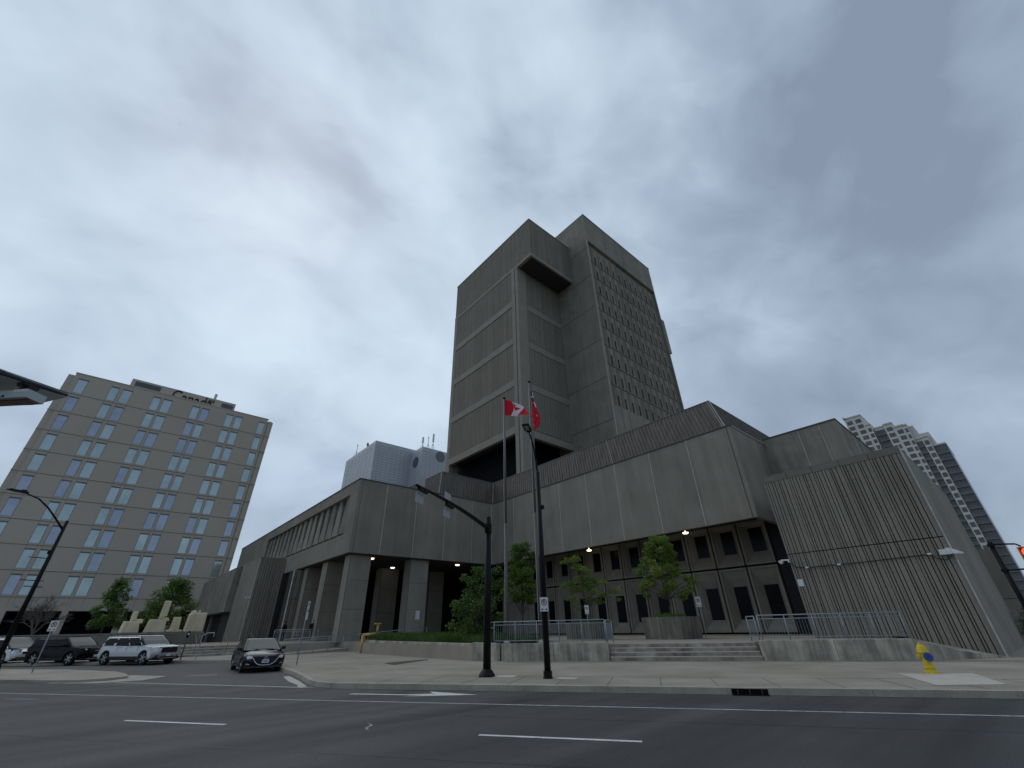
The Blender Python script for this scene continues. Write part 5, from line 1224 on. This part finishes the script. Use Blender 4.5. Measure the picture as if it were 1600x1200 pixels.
# ---------------------------------------------------------------- people on the plaza
def person(label, loc, rz, scale, bag=False, arm=0.):
    t = thing('person', label, 'person', loc, rz, 'people by the entrance'); ORG[t.name] = Vector((0,0,0))
    J = {'pel':(0,0,.95),'ch':(0,.02,1.25),'nk':(0,.02,1.48),'hd':(0,.05,1.60),'tp':(0,.04,1.72),
        'hl':(.10,0,.90),'kl':(.12,.03,.50),'al':(.12,-.02,.09),'tl':(.13,.13,.04),'hr':(-.10,0,.90),'kr':(-.12,.06,.50),'ar':(-.13,.02,.09),'tr':(-.14,.17,.04),
        'sl':(.19,.01,1.42),'el':(.25,-.02,1.13),'wl':(.24,.10,.92),'hll':(.23,.13,.82),'sr':(-.19,.01,1.42),'er':(-.26,.02,1.14),'wr':(-.16,.24,1.10+arm),'hrr':(-.10,.29,1.15+arm)}
    Rr = {'pel':.15,'ch':.15,'nk':.055,'hd':.10,'tp':.075,'hl':.10,'kl':.062,'al':.042,'tl':.035,'hr':.10,'kr':.062,'ar':.042,'tr':.035,'sl':.065,'el':.045,'wl':.03,'hll':.035,'sr':.065,'er':.045,'wr':.03,'hrr':.035}
    E_ = [('pel','ch'),('ch','nk'),('nk','hd'),('hd','tp'),('pel','hl'),('hl','kl'),('kl','al'),('al','tl'),('pel','hr'),('hr','kr'),('kr','ar'),('ar','tr'),('ch','sl'),('sl','el'),('el','wl'),('wl','hll'),('ch','sr'),('sr','er'),('er','wr'),('wr','hrr')]
    ks = list(J); me = bpy.data.meshes.new('body'); me.from_pydata([J[k] for k in ks], [(ks.index(a),ks.index(c)) for a,c in E_], [])
    o = bpy.data.objects.new('body', me); C.objects.link(o); o.parent = t
    o.modifiers.new('skin', 'SKIN'); sk = me.skin_vertices[0] if len(me.skin_vertices) else me.attributes.new('skin', 'FLOAT', 'POINT')
    for i, k in enumerate(ks): me.skin_vertices[0].data[i].radius = (Rr[k], Rr[k]*.8); me.skin_vertices[0].data[i].use_root = (k == 'pel')
    sb_ = o.modifiers.new('sub', 'SUBSURF'); sb_.levels = 1; sb_.render_levels = 1; me.materials.append(M['cloth_dark'])
    b = MB(); b.lathe([(.03,-.12),(.075,-.08),(.088,0),(.08,.07),(.03,.115)], (0,.055,1.62), 14); b.build('head', 'skin', t, smooth=True, world=False)
    b = MB(); b.lathe([(.09,-.02),(.10,.04),(.085,.09),(.03,.13)], (0,.035,1.64), 14); b.build('hair', 'hair', t, smooth=True, world=False)
    b = MB(); b.lathe([(.17,-.02),(.19,.1),(.185,.35),(.20,.5),(.13,.58)], (0,.01,.88), 14); o2 = b.build('jacket', 'cloth_dark' if not bag else 'cloth_grey', t, smooth=True, world=False); o2.scale = (1.1,.72,1)
    if bag:
        b = MB(); b.obox((0,-.2,1.2), (.15,0,0), (0,.09,0), (0,0,.22)); b.build('backpack', 'cloth_dark', t, world=False, bevel=.04)
    t.scale = (scale,)*3
person('person in dark clothes standing by the ribbed wall at the head of the side steps', (14.3,52.0,ZP), .5, 1.02)
person('person in a dark jacket standing behind the ramp railing, right of the other', (16.6,50.6,ZP), -2.4, 1.08, bag=True, arm=.15)

# ---------------------------------------------------------------- right edge: signal, shrub
t = thing('signal_mast', 'black signal pole with two arms holding a lit red signal at the right edge', 'traffic pole', (30.6,.72,.1))
b = MB(); b.path([(30.0,.98,4.66),(31.2,.35,1.0),(31.3,.3,.1)], .10, 10); b.build('lean_post', 'black_paint', t) if False else None
b = MB(); b.tube((30.0,1.0,.1), (30.0,1.0,4.66), .10, .09, 12); b.build('pole', 'black_paint', t, smooth=True)
b = MB(); b.path([(30.0,.95,4.55),(30.0,.6,4.52),(30.0,.25,4.48),(30.0,.12,4.36)], .035, 8); b.path([(30.0,.95,3.46),(30.0,.5,3.46),(30.0,.0,3.46)], .035, 8); b.lathe([(.13,-.06),(.13,.06)], (30,1.0,4.52), 12); b.lathe([(.13,-.06),(.13,.06)], (30,1.0,3.46), 12); b.build('bracket', 'black_paint', t)
b = MB(); b.box(29.9, 30.15, -.42, .28, 3.50, 4.34); b.build('signal_housing', 'signal_box', t, bevel=.03)
b = MB(); b.box(29.86, 29.9, -.30, .22, 3.86, 4.31); b.build('backing', 'sign_red', t)
b = MB(); pth = [(29.84,.02+.14*math.cos(a*PI/10),4.09+.16*math.sin(a*PI/10)) for a in range(21)]; b.path(pth, .035, 6); b.build('lens', 'signal_red', t)
nd = [(45.2+.3*i, 2.0-.25*i+.2*math.sin(i*3), .9+.5*(i % 3), .6) for i in range(5)]+[(45.6,1.3,2.1,.5)]
tree('pale_shrub', 'pale flowering shrub beyond the right end of the ribbed wing', 'shrub', (45.6,1.5,.1), (45.6,1.5,2.2), nd, .05, ['leaf_pale', 'leaf'], 300, .10, 61, flat=.8)
# ---------------------------------------------------------------- canopy corner overhead at the left edge
t = thing('canopy', 'grey canopy corner with a dark edge and light fittings reaching in from the left', 'canopy', (-3.6,7.4,3.6))
b = MB(); cp = [(-1.28,5.0),(-.89,5.19),(-1.14,5.59),(-3.6,7.7),(-6.0,6.0)]
b.add([(x,y,3.6) for x,y in cp]+[(x,y,3.645) for x,y in cp], [(0,1,2,3,4),(9,8,7,6,5)]); b.build('roof_panel', 'canopy_under', t)
b = MB()
b.tube((-6.0,2.6,3.62), (-1.28,5.0,3.62), .025, n=6); b.tube((-1.28,5.0,3.62), (-.89,5.19,3.62), .022, .014, 6); b.build('edge_trim', 'canopy_edge', t)
b = MB(); A0 = Vector((-1.02,4.98,3.47)); A1 = Vector((-3.4,7.3,3.47)); dd = (A1-A0).normalized(); b.obox((A0+A1)/2, dd*(A1-A0).length/2, Vector((-dd.y,dd.x,0))*.07, (0,0,.035)); b.build('hanging_beam', 'canopy_under', t)
b = MB(); b.obox((A0+A1)/2-Vector((0,0,.045)), dd*(A1-A0).length/2, Vector((-dd.y,dd.x,0))*.035, (0,0,.010)); b.build('beam_trim', 'rust', t)
b = MB(); b.lathe([(.07,0),(.07,-.015),(.03,-.02)], (-1.13,5.12,3.6), 14); b.tube((-1.13,5.12,3.6), (-1.22,5.08,3.44), .015, n=6); b.build('spot_light', 'black_plastic', t)
b = MB(); b.obox((-1.12,5.0,3.50), dd*.06, Vector((-dd.y,dd.x,0))*.015, (0,0,.012)); b.build('light_tube', 'white_plastic', t)
